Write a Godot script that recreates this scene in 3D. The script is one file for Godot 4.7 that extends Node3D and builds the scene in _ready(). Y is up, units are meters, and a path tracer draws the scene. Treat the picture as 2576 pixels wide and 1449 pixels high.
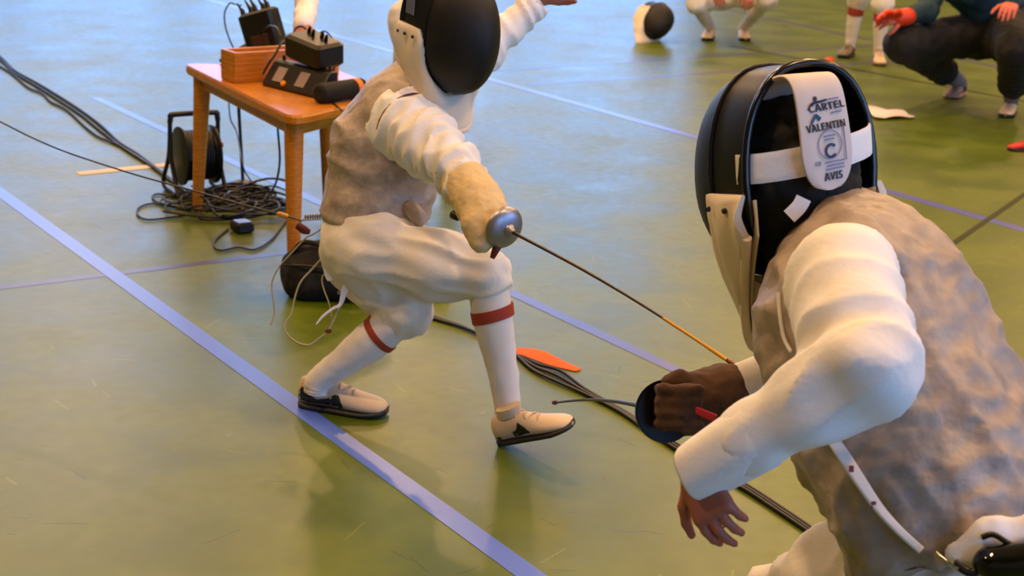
extends Node3D

# ---------------------------------------------------------------- camera model (photograph frame 2576 x 1449)
const FPX := 4000.0
const EYE := Vector3(0.0, 1.6, 0.0)
var cam_r: Vector3
var cam_u: Vector3
var cam_f: Vector3

func set_view() -> void:
	var p := deg_to_rad(16.5)
	var r := deg_to_rad(2.2)
	cam_f = Vector3(0, -sin(p), -cos(p))
	var u := Vector3(0, cos(p), -sin(p))
	cam_r = Vector3.RIGHT * cos(r) + u * sin(r)
	cam_u = u * cos(r) - Vector3.RIGHT * sin(r)

func ray(px: float, py: float) -> Vector3:
	return cam_f + cam_r * ((px - 1288.0) / FPX) - cam_u * ((py - 724.5) / FPX)

func P(px: float, py: float, d: float) -> Vector3:      # the point seen at a pixel, at a distance along the view axis
	return EYE + ray(px, py) * d

func F(px: float, py: float, h := 0.0) -> Vector3:      # the point seen at a pixel, on the level h
	var v := ray(px, py)
	return EYE + v * ((h - EYE.y) / v.y)

# ---------------------------------------------------------------- mesh collector
class Geo:
	var v := PackedVector3Array()
	var uv := PackedVector2Array()
	var ix := PackedInt32Array()

	func tri(a: int, b: int, c: int) -> void:
		ix.append(a); ix.append(b); ix.append(c)

	func put(p: Vector3, t := Vector2.ZERO) -> int:
		v.append(p); uv.append(t)
		return v.size() - 1

	func turn_out(from: int) -> void:      # makes the faces added since `from` run clockwise seen from outside
		if ix.size() <= from: return
		var c := Vector3.ZERO
		var i := from
		while i < ix.size():
			c += v[ix[i]]; i += 1
		c /= float(ix.size() - from)
		var vol := 0.0
		i = from
		while i < ix.size():
			vol += (v[ix[i]] - c).dot((v[ix[i + 1]] - c).cross(v[ix[i + 2]] - c))
			i += 3
		if vol > 0.0:
			i = from
			while i < ix.size():
				var t := ix[i + 1]
				ix[i + 1] = ix[i + 2]
				ix[i + 2] = t
				i += 3

	func loft(rings: Array, around := true, cap0 := true, cap1 := true, flat := false) -> void:
		var from := ix.size()
		var n: int = rings[0].size()
		var m := rings.size()
		var last := n if around else n - 1
		if flat:
			for j in m - 1:
				for i in last:
					var a := put(rings[j][i]); var b := put(rings[j][(i + 1) % n]); var c := put(rings[j + 1][(i + 1) % n]); var d := put(rings[j + 1][i])
					tri(a, b, c); tri(a, c, d)
		else:
			var base := v.size()
			for j in m:
				for i in n: put(rings[j][i], Vector2(float(i) / n, float(j) / maxf(m - 1, 1)))
			for j in m - 1:
				for i in last:
					var a := base + j * n + i; var b := base + j * n + (i + 1) % n; var c := base + (j + 1) * n + (i + 1) % n; var d := base + (j + 1) * n + i
					tri(a, b, c); tri(a, c, d)
		if around:
			for e in 2:
				if (e == 0 and cap0) or (e == 1 and cap1):
					var rg: PackedVector3Array = rings[0] if e == 0 else rings[m - 1]
					var mid := Vector3.ZERO
					for q in rg: mid += q
					var cc := put(mid / n)
					var b2 := v.size()
					for q in rg: put(q)
					for i in n:
						if e == 0: tri(cc, b2 + (i + 1) % n, b2 + i)
						else: tri(cc, b2 + i, b2 + (i + 1) % n)
			turn_out(from)

	func tube(path: PackedVector3Array, radii, sides := 8, caps := true) -> void:
		var rings := []
		var n := path.size()
		var t0 := (path[1] - path[0]).normalized()
		var u := t0.cross(Vector3.UP)
		if u.length() < 0.1: u = t0.cross(Vector3.RIGHT)
		u = u.normalized()
		for i in n:
			var t := (path[mini(i + 1, n - 1)] - path[maxi(i - 1, 0)]).normalized()
			u = (u - t * u.dot(t)).normalized()
			var w := t.cross(u)
			var r: float = radii[i] if radii is Array or radii is PackedFloat32Array else radii
			var rg := PackedVector3Array()
			for k in sides:
				var a := TAU * k / sides
				rg.append(path[i] + (u * cos(a) + w * sin(a)) * r)
			rings.append(rg)
		loft(rings, true, caps, caps)

	func ribbon(path: PackedVector3Array, side: Array, width, thick: float) -> void:   # a strap: path, side vectors, widths
		var rings := []
		var n := path.size()
		for i in n:
			var t := (path[mini(i + 1, n - 1)] - path[maxi(i - 1, 0)]).normalized()
			var s: Vector3 = side[i] if side.size() > 1 else side[0]
			s = (s - t * s.dot(t)).normalized()
			var nn := t.cross(s) * (thick * 0.5)
			var w: float = (width[i] if width is Array else width) * 0.5
			rings.append(PackedVector3Array([path[i] - s * w - nn, path[i] - s * w * 0.5 - nn * 1.2, path[i] + s * w * 0.5 - nn * 1.2, path[i] + s * w - nn, path[i] + s * w + nn, path[i] + s * w * 0.5 + nn * 1.2, path[i] - s * w * 0.5 + nn * 1.2, path[i] - s * w + nn]))
		loft(rings)

	func box(size: Vector3, xf := Transform3D.IDENTITY, bev := 0.003) -> void:   # a box with chamfered edges, centred
		var h := size * 0.5
		bev = minf(bev, minf(h.x, minf(h.y, h.z)) * 0.9)
		var rings := []
		for q in [[-h.y, bev], [-h.y + bev, 0.0], [h.y - bev, 0.0], [h.y, bev]]:
			var x: float = h.x - q[1]
			var z: float = h.z - q[1]
			var c := bev
			var rg := PackedVector3Array()
			for s in [Vector2(x, -z + c), Vector2(x, z - c), Vector2(x - c, z), Vector2(-x + c, z), Vector2(-x, z - c), Vector2(-x, -z + c), Vector2(-x + c, -z), Vector2(x - c, -z)]:
				rg.append(xf * Vector3(s.x, q[0], s.y))
			rings.append(rg)
		loft(rings, true, true, true, true)

	func slab(outline: PackedVector3Array, down: float, bev := 0.004) -> void:   # a level plate with a chamfered rim; the outline is its top
		var c := Vector3.ZERO
		for q in outline: c += q
		c /= outline.size()
		var rings := []
		for e in [[0.0, bev], [bev, 0.0], [down - bev, 0.0], [down, bev]]:
			var rg := PackedVector3Array()
			for q in outline:
				var away := (q - c); away.y = 0
				rg.append(q - away.normalized() * e[1] - Vector3.UP * e[0])
			rings.append(rg)
		loft(rings, true, true, true, true)

	func lathe(profile: Array, sides: int, xf := Transform3D.IDENTITY, caps := true) -> void:   # [radius, height] pairs about y
		var rings := []
		for q in profile:
			var rg := PackedVector3Array()
			for k in sides:
				var a := TAU * k / sides
				rg.append(xf * Vector3(cos(a) * q[0], q[1], sin(a) * q[0]))
			rings.append(rg)
		loft(rings, true, caps, caps)

	func move(xf: Transform3D, from := 0) -> void:
		for i in range(from, v.size()): v[i] = xf * v[i]

	func normals() -> PackedVector3Array:
		var n := PackedVector3Array()
		n.resize(v.size())
		var i := 0
		while i < ix.size():
			var a := ix[i]; var b := ix[i + 1]; var c := ix[i + 2]
			var f := (v[c] - v[a]).cross(v[b] - v[a])
			n[a] += f; n[b] += f; n[c] += f
			i += 3
		for k in n.size():
			n[k] = n[k].normalized() if n[k].length_squared() > 1e-24 else Vector3.UP
		return n

	# folds of cloth: pushes the surface in and out near the bone a-b, with waves across it
	func folds(a: Vector3, b: Vector3, reach: float, amp: float, along: float, across: float, seed_: int, slant := Vector3.ZERO) -> void:
		var nz := FastNoiseLite.new()
		nz.noise_type = FastNoiseLite.TYPE_SIMPLEX_SMOOTH
		nz.seed = seed_
		nz.frequency = 1.0
		nz.fractal_type = FastNoiseLite.FRACTAL_NONE
		var n := normals()
		var ab := b - a
		var l := ab.length()
		var t := ab / maxf(l, 1e-5)
		if slant != Vector3.ZERO: t = (t + slant).normalized()
		for i in v.size():
			var q := v[i] - a
			var s := clampf(q.dot(ab) / (l * l), 0.0, 1.0)
			var off := (q - ab * s).length()
			if off > reach: continue
			var w := clampf((reach - off) / (reach * 0.35), 0.0, 1.0)
			var al := q.dot(t)
			var pr := q - t * al
			var z := nz.get_noise_3d(al * along + pr.x * across, pr.y * across, pr.z * across + al * along * 0.31)
			z = 1.0 - 2.2 * absf(z) - 0.45
			v[i] += n[i] * (z * amp * w)

	func grain(amp: float, freq: float, seed_: int) -> void:   # small rumples all over
		var nz := FastNoiseLite.new()
		nz.seed = seed_
		nz.frequency = freq
		nz.fractal_type = FastNoiseLite.FRACTAL_FBM
		nz.fractal_octaves = 2
		var n := normals()
		for i in v.size(): v[i] += n[i] * (nz.get_noise_3dv(v[i]) * amp)

	func join(g: Geo) -> void:
		var o := v.size()
		v.append_array(g.v); uv.append_array(g.uv)
		for k in g.ix: ix.append(k + o)

# ---------------------------------------------------------------- distance field of tapered capsules, meshed as surface nets
class Field:
	var h: float
	var o: Vector3
	var nx: int
	var ny: int
	var nz: int
	var D: PackedFloat32Array
	var ops := []

	func _init(cell: float): h = cell

	func cap(a: Vector3, b: Vector3, ra: float, rb: float, k := 0.03, fd := Vector3.ZERO, fs := 1.0) -> void:
		ops.append([0, a, b, ra, rb, k, fd.normalized() if fd != Vector3.ZERO else fd, fs])

	func chain(pts: Array, radii: Array, k := 0.03, fd := Vector3.ZERO, fs := 1.0) -> void:
		for i in pts.size() - 1: cap(pts[i], pts[i + 1], radii[i], radii[i + 1], k, fd, fs)

	func sub(a: Vector3, b: Vector3, ra: float, rb: float) -> void: ops.append([1, a, b, ra, rb, 0.0, Vector3.ZERO, 1.0])

	func cut(at: Vector3, n: Vector3, reach: float) -> void: ops.append([2, at, at, reach, reach, 0.0, n.normalized(), 1.0])

	func fill() -> void:
		var lo := Vector3(1e9, 1e9, 1e9)
		var hi := -lo
		for q in ops:
			if q[0] != 0: continue
			var r: float = maxf(q[3], q[4]) + 3.0 * h + 0.01
			for e in [q[1], q[2]]:
				lo = lo.min(e - Vector3(r, r, r)); hi = hi.max(e + Vector3(r, r, r))
		o = lo
		nx = int((hi.x - lo.x) / h) + 2
		ny = int((hi.y - lo.y) / h) + 2
		nz = int((hi.z - lo.z) / h) + 2
		D = PackedFloat32Array()
		D.resize(nx * ny * nz)
		D.fill(0.5)
		for q in ops:
			var kind: int = q[0]
			var a: Vector3 = q[1]
			var b: Vector3 = q[2]
			var ra: float = q[3]
			var rb: float = q[4]
			var k: float = q[5]
			var fd: Vector3 = q[6]
			var fs: float = q[7]
			var m := maxf(ra, rb) + (k * 0.7 + 2.5 * h if kind == 0 else 2.0 * h)
			var mv := Vector3(m, m, m)
			var l := ((a.min(b) - mv - o) / h).floor()
			var u := ((a.max(b) + mv - o) / h).ceil()
			var x0 := maxi(0, int(l.x)); var x1 := mini(nx - 1, int(u.x))
			var y0 := maxi(0, int(l.y)); var y1 := mini(ny - 1, int(u.y))
			var z0 := maxi(0, int(l.z)); var z1 := mini(nz - 1, int(u.z))
			var ab := b - a
			var inv := 1.0 / maxf(ab.length_squared(), 1e-9)
			var dr := rb - ra
			var flat := fs != 1.0
			for iz in range(z0, z1 + 1):
				for iy in range(y0, y1 + 1):
					var row := (iz * ny + iy) * nx
					var p := o + Vector3(x0, iy, iz) * h - a
					for ix in range(x0, x1 + 1):
						if kind == 2:
							if p.length_squared() < ra * ra:
								var dd := p.dot(fd)
								if dd > D[row + ix]: D[row + ix] = dd
						else:
							var t := clampf(p.dot(ab) * inv, 0.0, 1.0)
							var w := p - ab * t
							if flat: w += fd * (w.dot(fd) * (fs - 1.0))
							var d := w.length() - ra - dr * t
							if kind == 0:
								var e := D[row + ix]
								var g := k - absf(e - d)
								if g > 0.0: D[row + ix] = minf(e, d) - g * g / k * 0.25
								elif d < e: D[row + ix] = d
							elif -d > D[row + ix]: D[row + ix] = -d
						p.x += h

	func at(p: Vector3) -> float:
		var q := (p - o) / h
		var x := int(q.x); var y := int(q.y); var z := int(q.z)
		if x < 0 or y < 0 or z < 0 or x >= nx or y >= ny or z >= nz: return 0.5
		return D[(z * ny + y) * nx + x]

	func hit(from: Vector3, dir: Vector3, near: float, far: float) -> Vector3:   # first point of the surface along a line
		var t := near
		while t < far:
			if at(from + dir * t) < h * 0.3: return from + dir * t
			t += h * 0.25
		return from + dir * far

	func mesh() -> Geo:
		fill()
		var g := Geo.new()
		var id := PackedInt32Array()
		id.resize(D.size())
		id.fill(-1)
		var sx := 1
		var sy := nx
		var sz := nx * ny
		var lim := 2.0 * h
		var corner := [0, sx, sy, sx + sy, sz, sx + sz, sy + sz, sx + sy + sz]
		var cpos := [Vector3(0, 0, 0), Vector3(1, 0, 0), Vector3(0, 1, 0), Vector3(1, 1, 0), Vector3(0, 0, 1), Vector3(1, 0, 1), Vector3(0, 1, 1), Vector3(1, 1, 1)]
		var edges := [[0, 1], [2, 3], [4, 5], [6, 7], [0, 2], [1, 3], [4, 6], [5, 7], [0, 4], [1, 5], [2, 6], [3, 7]]
		var live := PackedInt32Array()
		for z in nz - 1:
			for y in ny - 1:
				var row := (z * ny + y) * nx
				for x in nx - 1:
					var i := row + x
					var d0 := D[i]
					if d0 > lim or d0 < -lim: continue
					var neg := 0
					for c in corner:
						if D[i + c] < 0.0: neg += 1
					if neg == 0 or neg == 8: continue
					var s := Vector3.ZERO
					var n := 0
					for e in edges:
						var da := D[i + corner[e[0]]]
						var db := D[i + corner[e[1]]]
						if (da < 0.0) != (db < 0.0):
							s += cpos[e[0]].lerp(cpos[e[1]], da / (da - db))
							n += 1
					id[i] = g.put(o + (Vector3(x, y, z) + s / n) * h)
					live.append(i)
		for i in live:
			var d0 := D[i]
			var x := i % nx
			var y := (i / nx) % ny
			var z := i / sz
			if y > 0 and z > 0 and (d0 < 0.0) != (D[i + sx] < 0.0): _quad(g, id, i, i - sy, i - sy - sz, i - sz, d0 < 0.0)
			if x > 0 and z > 0 and (d0 < 0.0) != (D[i + sy] < 0.0): _quad(g, id, i, i - sz, i - sz - sx, i - sx, d0 < 0.0)
			if x > 0 and y > 0 and (d0 < 0.0) != (D[i + sz] < 0.0): _quad(g, id, i, i - sx, i - sx - sy, i - sy, d0 < 0.0)
		return g

	func _quad(g: Geo, id: PackedInt32Array, a: int, b: int, c: int, d: int, inside: bool) -> void:
		var p := id[a]; var q := id[b]; var r := id[c]; var s := id[d]
		if p < 0 or q < 0 or r < 0 or s < 0: return
		if inside:
			g.tri(p, r, q); g.tri(p, s, r)
		else:
			g.tri(p, q, r); g.tri(p, r, s)

# ---------------------------------------------------------------- nodes
var used := {}
func numbered(called: String) -> String:
	var n: int = used.get(called, 0)
	used[called] = n + 1
	return called if n == 0 else "%s_%03d" % [called, n]

func origin_of(n: Node) -> Vector3:
	var s := Vector3.ZERO
	while n is Node3D and n != self:
		s += (n as Node3D).position
		n = n.get_parent()
	return s

func thing(called: String, label: String, category: String, at: Vector3, group := "") -> Node3D:
	var o := Node3D.new()
	o.name = numbered(called)
	o.position = at
	o.set_meta("label", label)
	o.set_meta("category", category)
	if group: o.set_meta("group", group)
	add_child(o)
	return o

func obj(called: String, g: Geo, m: Material, parent: Node, label := "") -> MeshInstance3D:
	var o := MeshInstance3D.new()
	var off := origin_of(parent)
	var vv := PackedVector3Array()
	vv.resize(g.v.size())
	for i in vv.size(): vv[i] = g.v[i] - off
	var arr := []
	arr.resize(Mesh.ARRAY_MAX)
	arr[Mesh.ARRAY_VERTEX] = vv
	arr[Mesh.ARRAY_NORMAL] = g.normals()
	arr[Mesh.ARRAY_TEX_UV] = g.uv
	arr[Mesh.ARRAY_INDEX] = g.ix
	var am := ArrayMesh.new()
	am.add_surface_from_arrays(Mesh.PRIMITIVE_TRIANGLES, arr)
	am.surface_set_material(0, m)
	o.mesh = am
	o.name = called if parent != self else numbered(called)
	if label: o.set_meta("label", label)
	parent.add_child(o, true)
	return o

func single(called: String, g: Geo, m: Material, label: String, category: String, group := "") -> MeshInstance3D:   # a thing that is one mesh
	var lo := Vector3(1e9, 1e9, 1e9)
	var hi := -lo
	for q in g.v:
		lo = lo.min(q); hi = hi.max(q)
	var base := Vector3((lo.x + hi.x) / 2, lo.y, (lo.z + hi.z) / 2)
	for i in g.v.size(): g.v[i] -= base
	var o := obj(called, g, m, self, label)
	for i in g.v.size(): g.v[i] += base
	o.position = base
	o.set_meta("category", category)
	if group: o.set_meta("group", group)
	return o

func struct(called: String, g: Geo, m: Material) -> MeshInstance3D:
	var o := obj(called, g, m, self)
	o.set_meta("kind", "structure")
	return o

func smooth(pts: Array, steps := 6) -> PackedVector3Array:   # Catmull-Rom through the points
	var out := PackedVector3Array()
	var n := pts.size()
	for i in n - 1:
		var a: Vector3 = pts[maxi(i - 1, 0)]
		var b: Vector3 = pts[i]
		var c: Vector3 = pts[i + 1]
		var d: Vector3 = pts[mini(i + 2, n - 1)]
		for k in steps: out.append(b.cubic_interpolate(c, a, d, float(k) / steps))
	out.append(pts[n - 1])
	return out

func spread(vals: Array, n: int) -> Array:   # values resampled to n entries
	var out := []
	for i in n:
		var t := float(i) / (n - 1) * (vals.size() - 1)
		var k := mini(int(t), vals.size() - 2)
		out.append(lerpf(vals[k], vals[k + 1], t - k))
	return out

func frame(fwd: Vector3, up := Vector3.UP, at := Vector3.ZERO) -> Transform3D:   # z along fwd, y near up
	var z := fwd.normalized()
	var x := up.cross(z).normalized()
	return Transform3D(Basis(x, z.cross(x), z), at)

# ---------------------------------------------------------------- materials
var grains := {}
func grain_image(freq: float, seed_: int, lo: Color, hi: Color, size := 256, octaves := 4, stretch := 1.0) -> ImageTexture:
	var nz := FastNoiseLite.new()
	nz.seed = seed_
	nz.frequency = freq
	nz.fractal_octaves = octaves
	var src := nz.get_seamless_image(size, size)
	var im := Image.create(size, size, true, Image.FORMAT_RGB8)
	for y in size:
		for x in size:
			var t := src.get_pixel(x, int(y * stretch) % size).r
			im.set_pixel(x, y, lo.lerp(hi, smoothstep(0.15, 0.85, t)))
	im.generate_mipmaps()
	return ImageTexture.create_from_image(im)

func bump_image(freq: float, seed_: int, strength: float, size := 256, octaves := 3) -> ImageTexture:
	var key := "%f/%d/%f" % [freq, seed_, strength]
	if not grains.has(key):
		var nz := FastNoiseLite.new()
		nz.seed = seed_
		nz.frequency = freq
		nz.fractal_octaves = octaves
		var im := nz.get_seamless_image(size, size)
		im.convert(Image.FORMAT_RGBA8)
		im.bump_map_to_normal_map(strength)
		grains[key] = ImageTexture.create_from_image(im)
	return grains[key]

func mat(c: Color, rough := 0.6, metal := 0.0) -> StandardMaterial3D:
	var m := StandardMaterial3D.new()
	m.albedo_color = c
	m.roughness = rough
	m.metallic = metal
	return m

func cloth(c: Color, scale := 6.0, depth := 0.5, tint: ImageTexture = null, rough := 0.85) -> StandardMaterial3D:
	var m := mat(c, rough)
	m.uv1_triplanar = true
	m.uv1_world_triplanar = true
	m.uv1_scale = Vector3.ONE * scale
	m.normal_enabled = true
	m.normal_texture = bump_image(0.06, 5, 2.0)
	m.normal_scale = depth
	if tint: m.albedo_texture = tint
	return m

var M := {}
var floor_node: MeshInstance3D

func _ready() -> void:
	set_view()
	# --- camera
	var cam := Camera3D.new()
	cam.name = "camera"
	cam.fov = rad_to_deg(2.0 * atan(724.5 / FPX))
	cam.near = 0.05
	cam.far = 200.0
	cam.transform = Transform3D(Basis(cam_r, cam_u, -cam_f), EYE)
	var lens := CameraAttributesPhysical.new()
	lens.frustum_focal_length = 12.0 * FPX / 724.5
	lens.frustum_focus_distance = 3.0
	lens.frustum_near = 0.05
	lens.frustum_far = 200.0
	lens.exposure_aperture = 9.0
	cam.attributes = lens
	add_child(cam)
	cam.current = true
	# --- sky, seen by the hall through its windows only
	var sm := ProceduralSkyMaterial.new()
	sm.sky_top_color = Color(0.42, 0.62, 0.96)
	sm.sky_horizon_color = Color(0.61, 0.81, 1.0)
	sm.sky_curve = 0.15
	sm.ground_bottom_color = Color(0.30, 0.34, 0.36)
	sm.ground_horizon_color = Color(0.62, 0.72, 0.84)
	sm.sun_angle_max = 0.0
	sm.sky_energy_multiplier = 1.0
	var sky := Sky.new()
	sky.sky_material = sm
	var env := Environment.new()
	env.background_mode = Environment.BG_SKY
	env.sky = sky
	env.background_energy_multiplier = SKY_POWER
	env.ambient_light_source = Environment.AMBIENT_SOURCE_DISABLED
	env.tonemap_mode = Environment.TONE_MAPPER_LINEAR
	env.tonemap_exposure = EXPOSURE
	env.sdfgi_enabled = true
	env.ssao_enabled = true
	env.ssil_enabled = true
	var we := WorldEnvironment.new()
	we.name = "world_environment"
	we.environment = env
	add_child(we)
	make_materials()
	# --- hall lamps
	for z in [-2.3, -7.7, -13.1, -18.5]:
		for x in [-5.4, -1.3, 2.8, 6.9]: hall_lamp(Vector3(x, 6.55, z))
	hall()
	lines()
	build_objects()
	build_people()

const SKY_POWER := 8.6
const EXPOSURE := 1.0
const LAMP_POWER := 12.4

func make_materials() -> void:
	M.white = cloth(Color(0.95, 0.93, 0.92), 5.0, 0.35)
	M.breeches = cloth(Color(0.91, 0.88, 0.84), 5.0, 0.35)
	M.sock = cloth(Color(0.90, 0.87, 0.84), 14.0, 0.5)
	M.lame = cloth(Color(1, 1, 1), 3.2, 0.6, grain_image(0.02, 21, Color(0.60, 0.54, 0.50), Color(0.74, 0.67, 0.60), 256, 4), 0.55)
	M.lame.metallic = 0.1
	M.band = cloth(Color(0.62, 0.22, 0.13), 14.0, 0.4)
	M.glove = cloth(Color(0.88, 0.77, 0.58), 6.0, 0.5)
	M.skin = mat(Color(0.66, 0.38, 0.30), 0.55)
	M.skin.subsurf_scatter_enabled = true
	M.skin.subsurf_scatter_strength = 0.15
	M.hair = cloth(Color(0.045, 0.035, 0.03), 20.0, 1.0)
	M.mesh = mask_mesh_material()
	M.trim = mat(Color(0.07, 0.07, 0.08), 0.45)
	M.trim.metallic_specular = 0.35
	M.rim = mat(Color(0.03, 0.03, 0.05), 0.22)
	M.bib = cloth(Color(0.93, 0.86, 0.76), 6.0, 0.35)
	M.black = mat(Color(0.02, 0.02, 0.022), 0.4)
	M.black_gloss = mat(Color(0.015, 0.015, 0.018), 0.08)
	M.cable = mat(Color(0.025, 0.024, 0.027), 0.5)
	M.bag = cloth(Color(0.018, 0.018, 0.02), 10.0, 0.6)
	M.steel = mat(Color(0.62, 0.62, 0.68), 0.38, 0.85)
	M.blade = mat(Color(0.30, 0.26, 0.24), 0.35, 0.8)
	M.wood = wood_material()
	M.tape = cloth(Color(0.95, 0.40, 0.10), 8.0, 0.3)
	M.tape_pale = cloth(Color(0.95, 0.80, 0.75), 8.0, 0.3)
	M.shoe = mat(Color(0.84, 0.74, 0.62), 0.5)
	M.shoe_dark = mat(Color(0.05, 0.05, 0.06), 0.5)
	M.paper = mat(Color(0.9, 0.84, 0.80), 0.7)
	M.navy = mat(Color(0.10, 0.10, 0.22), 0.6)
	M.teal_print = mat(Color(0.08, 0.30, 0.45), 0.6)
	M.pale_print = mat(Color(0.50, 0.48, 0.62), 0.6)

func mask_mesh_material() -> StandardMaterial3D:   # black wire mesh: a fine grid of wires with relief
	var n := 64
	var im := Image.create(n, n, true, Image.FORMAT_RGB8)
	var hm := Image.create(n, n, true, Image.FORMAT_RGBA8)
	for y in n:
		for x in n:
			var w := maxf(absf(sin(PI * x / 8.0)), absf(sin(PI * y / 8.0)))
			w = smoothstep(0.55, 0.95, w)
			var c := lerpf(0.04, 0.12, w)
			im.set_pixel(x, y, Color(c, c, c * 1.05))
			hm.set_pixel(x, y, Color(w, w, w))
	im.generate_mipmaps()
	hm.bump_map_to_normal_map(1.5)
	var m := mat(Color(1, 1, 1), 0.5)
	m.metallic_specular = 0.35
	m.albedo_texture = ImageTexture.create_from_image(im)
	m.normal_enabled = true
	m.normal_texture = ImageTexture.create_from_image(hm)
	m.normal_scale = 0.5
	m.uv1_triplanar = true
	m.uv1_world_triplanar = true
	m.uv1_scale = Vector3.ONE * 55.0
	return m

func wood_material() -> StandardMaterial3D:
	var n := 256
	var nz := FastNoiseLite.new()
	nz.seed = 9
	nz.frequency = 0.02
	var src := nz.get_seamless_image(n, n)
	var im := Image.create(n, n, true, Image.FORMAT_RGB8)
	for y in n:
		for x in n:
			var t := src.get_pixel(x, (y * 9) % n).r * 0.7 + src.get_pixel((x * 2) % n, (y * 23 + 40) % n).r * 0.3
			im.set_pixel(x, y, Color(0.68, 0.39, 0.08).lerp(Color(0.83, 0.54, 0.17), smoothstep(0.2, 0.8, t)))
	im.generate_mipmaps()
	var m := mat(Color(1, 1, 1), 0.30)
	m.albedo_texture = ImageTexture.create_from_image(im)
	m.uv1_triplanar = true
	m.uv1_scale = Vector3.ONE * 2.0
	return m

func floor_material() -> StandardMaterial3D:   # olive green sports flooring, mottled, with worn and scuffed patches
	var n := 1024
	var a := FastNoiseLite.new(); a.seed = 3; a.frequency = 0.006; a.fractal_octaves = 4
	var b := FastNoiseLite.new(); b.seed = 4; b.frequency = 0.05; b.fractal_octaves = 3
	var ia := a.get_seamless_image(n, n)
	var ib := b.get_seamless_image(n, n)
	var im := Image.create(n, n, true, Image.FORMAT_RGB8)
	var ro := Image.create(n, n, true, Image.FORMAT_RGB8)
	for y in n:
		for x in n:
			var t := ia.get_pixel(x, y).r
			var s := ib.get_pixel(x, y).r
			var c := Color(0.29, 0.36, 0.025).lerp(Color(0.35, 0.41, 0.035), smoothstep(0.3, 0.7, t))
			c = c.lerp(Color(0.34, 0.38, 0.11), smoothstep(0.55, 0.9, s) * 0.5)
			im.set_pixel(x, y, c)
			var r := 0.34 + 0.10 * t + 0.08 * (s - 0.5)
			ro.set_pixel(x, y, Color(r, r, r))
	var rng := RandomNumberGenerator.new()
	rng.seed = 77
	for k in 260:   # scuffs left by shoes
		var p := Vector2(rng.randf() * n, rng.randf() * n)
		var dir := Vector2.from_angle(rng.randf() * TAU)
		var l := rng.randf_range(6, 30)
		var dark := rng.randf() < 0.6
		for i in int(l):
			var q := p + dir * i
			var x := posmod(int(q.x), n); var y := posmod(int(q.y), n)
			im.set_pixel(x, y, im.get_pixel(x, y).lerp(Color(0.14, 0.14, 0.08) if dark else Color(0.62, 0.62, 0.44), 0.45))
	im.generate_mipmaps()
	var m := mat(Color(1, 1, 1), 1.0)
	m.albedo_texture = ImageTexture.create_from_image(im)
	m.roughness_texture = ImageTexture.create_from_image(ro)
	m.metallic_specular = 0.45
	m.uv1_triplanar = true
	m.uv1_world_triplanar = true
	m.uv1_scale = Vector3.ONE * 0.28
	m.normal_enabled = true
	m.normal_texture = bump_image(0.03, 8, 1.2, 256, 4)
	m.normal_scale = 0.06
	return m

func hall_lamp(at: Vector3) -> void:
	var t := thing("hall_lamp", "bell-shaped sodium lamp hanging from the sports hall ceiling", "lamp", at, "hall ceiling lamps")
	var g := Geo.new()
	g.lathe([[0.07, 0.34], [0.09, 0.30], [0.10, 0.16], [0.24, 0.03], [0.27, 0.0], [0.262, 0.0], [0.235, 0.03], [0.095, 0.15]], 24, Transform3D(Basis.IDENTITY, at), true)
	obj("reflector", g, mat(Color(0.75, 0.75, 0.75), 0.3, 0.8), t)
	g = Geo.new()
	g.lathe([[0.012, 0.34], [0.012, 0.95]], 8, Transform3D(Basis.IDENTITY, at))
	obj("hanger", g, M.black, t)
	var glow := mat(Color(1.0, 0.85, 0.62), 0.5)
	glow.emission_enabled = true
	glow.emission = Color(1.0, 0.72, 0.40)
	glow.emission_energy_multiplier = 3.0
	g = Geo.new()
	g.lathe([[0.20, 0.045], [0.22, 0.035], [0.22, 0.03], [0.0005, 0.028]], 24, Transform3D(Basis.IDENTITY, at))
	obj("glowing_lens", g, glow, t)
	var l := OmniLight3D.new()
	l.name = "lamp_light"
	l.position = Vector3(0, -0.06, 0)
	l.light_color = Color(1.0, 0.81, 0.59)
	l.light_energy = LAMP_POWER
	l.light_size = 0.2
	l.omni_range = 60.0
	l.omni_attenuation = 2.0
	l.shadow_enabled = true
	t.add_child(l)

func wall_piece(g: Geo, lo: Vector3, hi: Vector3) -> void:
	g.box(hi - lo, Transform3D(Basis.IDENTITY, (lo + hi) / 2), 0.01)

var window_count := 0
func window_unit(lo: Vector3, hi: Vector3, along: Vector3) -> void:   # frame and panes in one opening of a wall
	window_count += 1
	var n := along.cross(Vector3.UP)
	var w := absf((hi - lo).dot(along))
	var c := (lo + hi) / 2
	var hh := hi.y - lo.y
	var g := Geo.new()
	var bas := Basis(along, Vector3.UP, n)
	for s in [-1, 1]:
		g.box(Vector3(0.06, hh, 0.08), Transform3D(bas, c + along * (s * (w / 2 - 0.03))))
		g.box(Vector3(w, 0.06, 0.08), Transform3D(bas, c + Vector3.UP * (s * (hh / 2 - 0.03))))
	g.box(Vector3(w, 0.05, 0.07), Transform3D(bas, c))
	var o := struct("window_%d" % window_count, g, mat(Color(0.8, 0.8, 0.8), 0.5))
	var glass := mat(Color(0.9, 0.95, 1.0, 0.06), 0.02)
	glass.transparency = BaseMaterial3D.TRANSPARENCY_ALPHA
	for s in [-1, 1]:
		var p := Geo.new()
		p.box(Vector3(w - 0.12, hh / 2 - 0.08, 0.006), Transform3D(bas, c + Vector3.UP * (s * hh / 4)), 0.001)
		obj("pane", p, glass, o)

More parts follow.
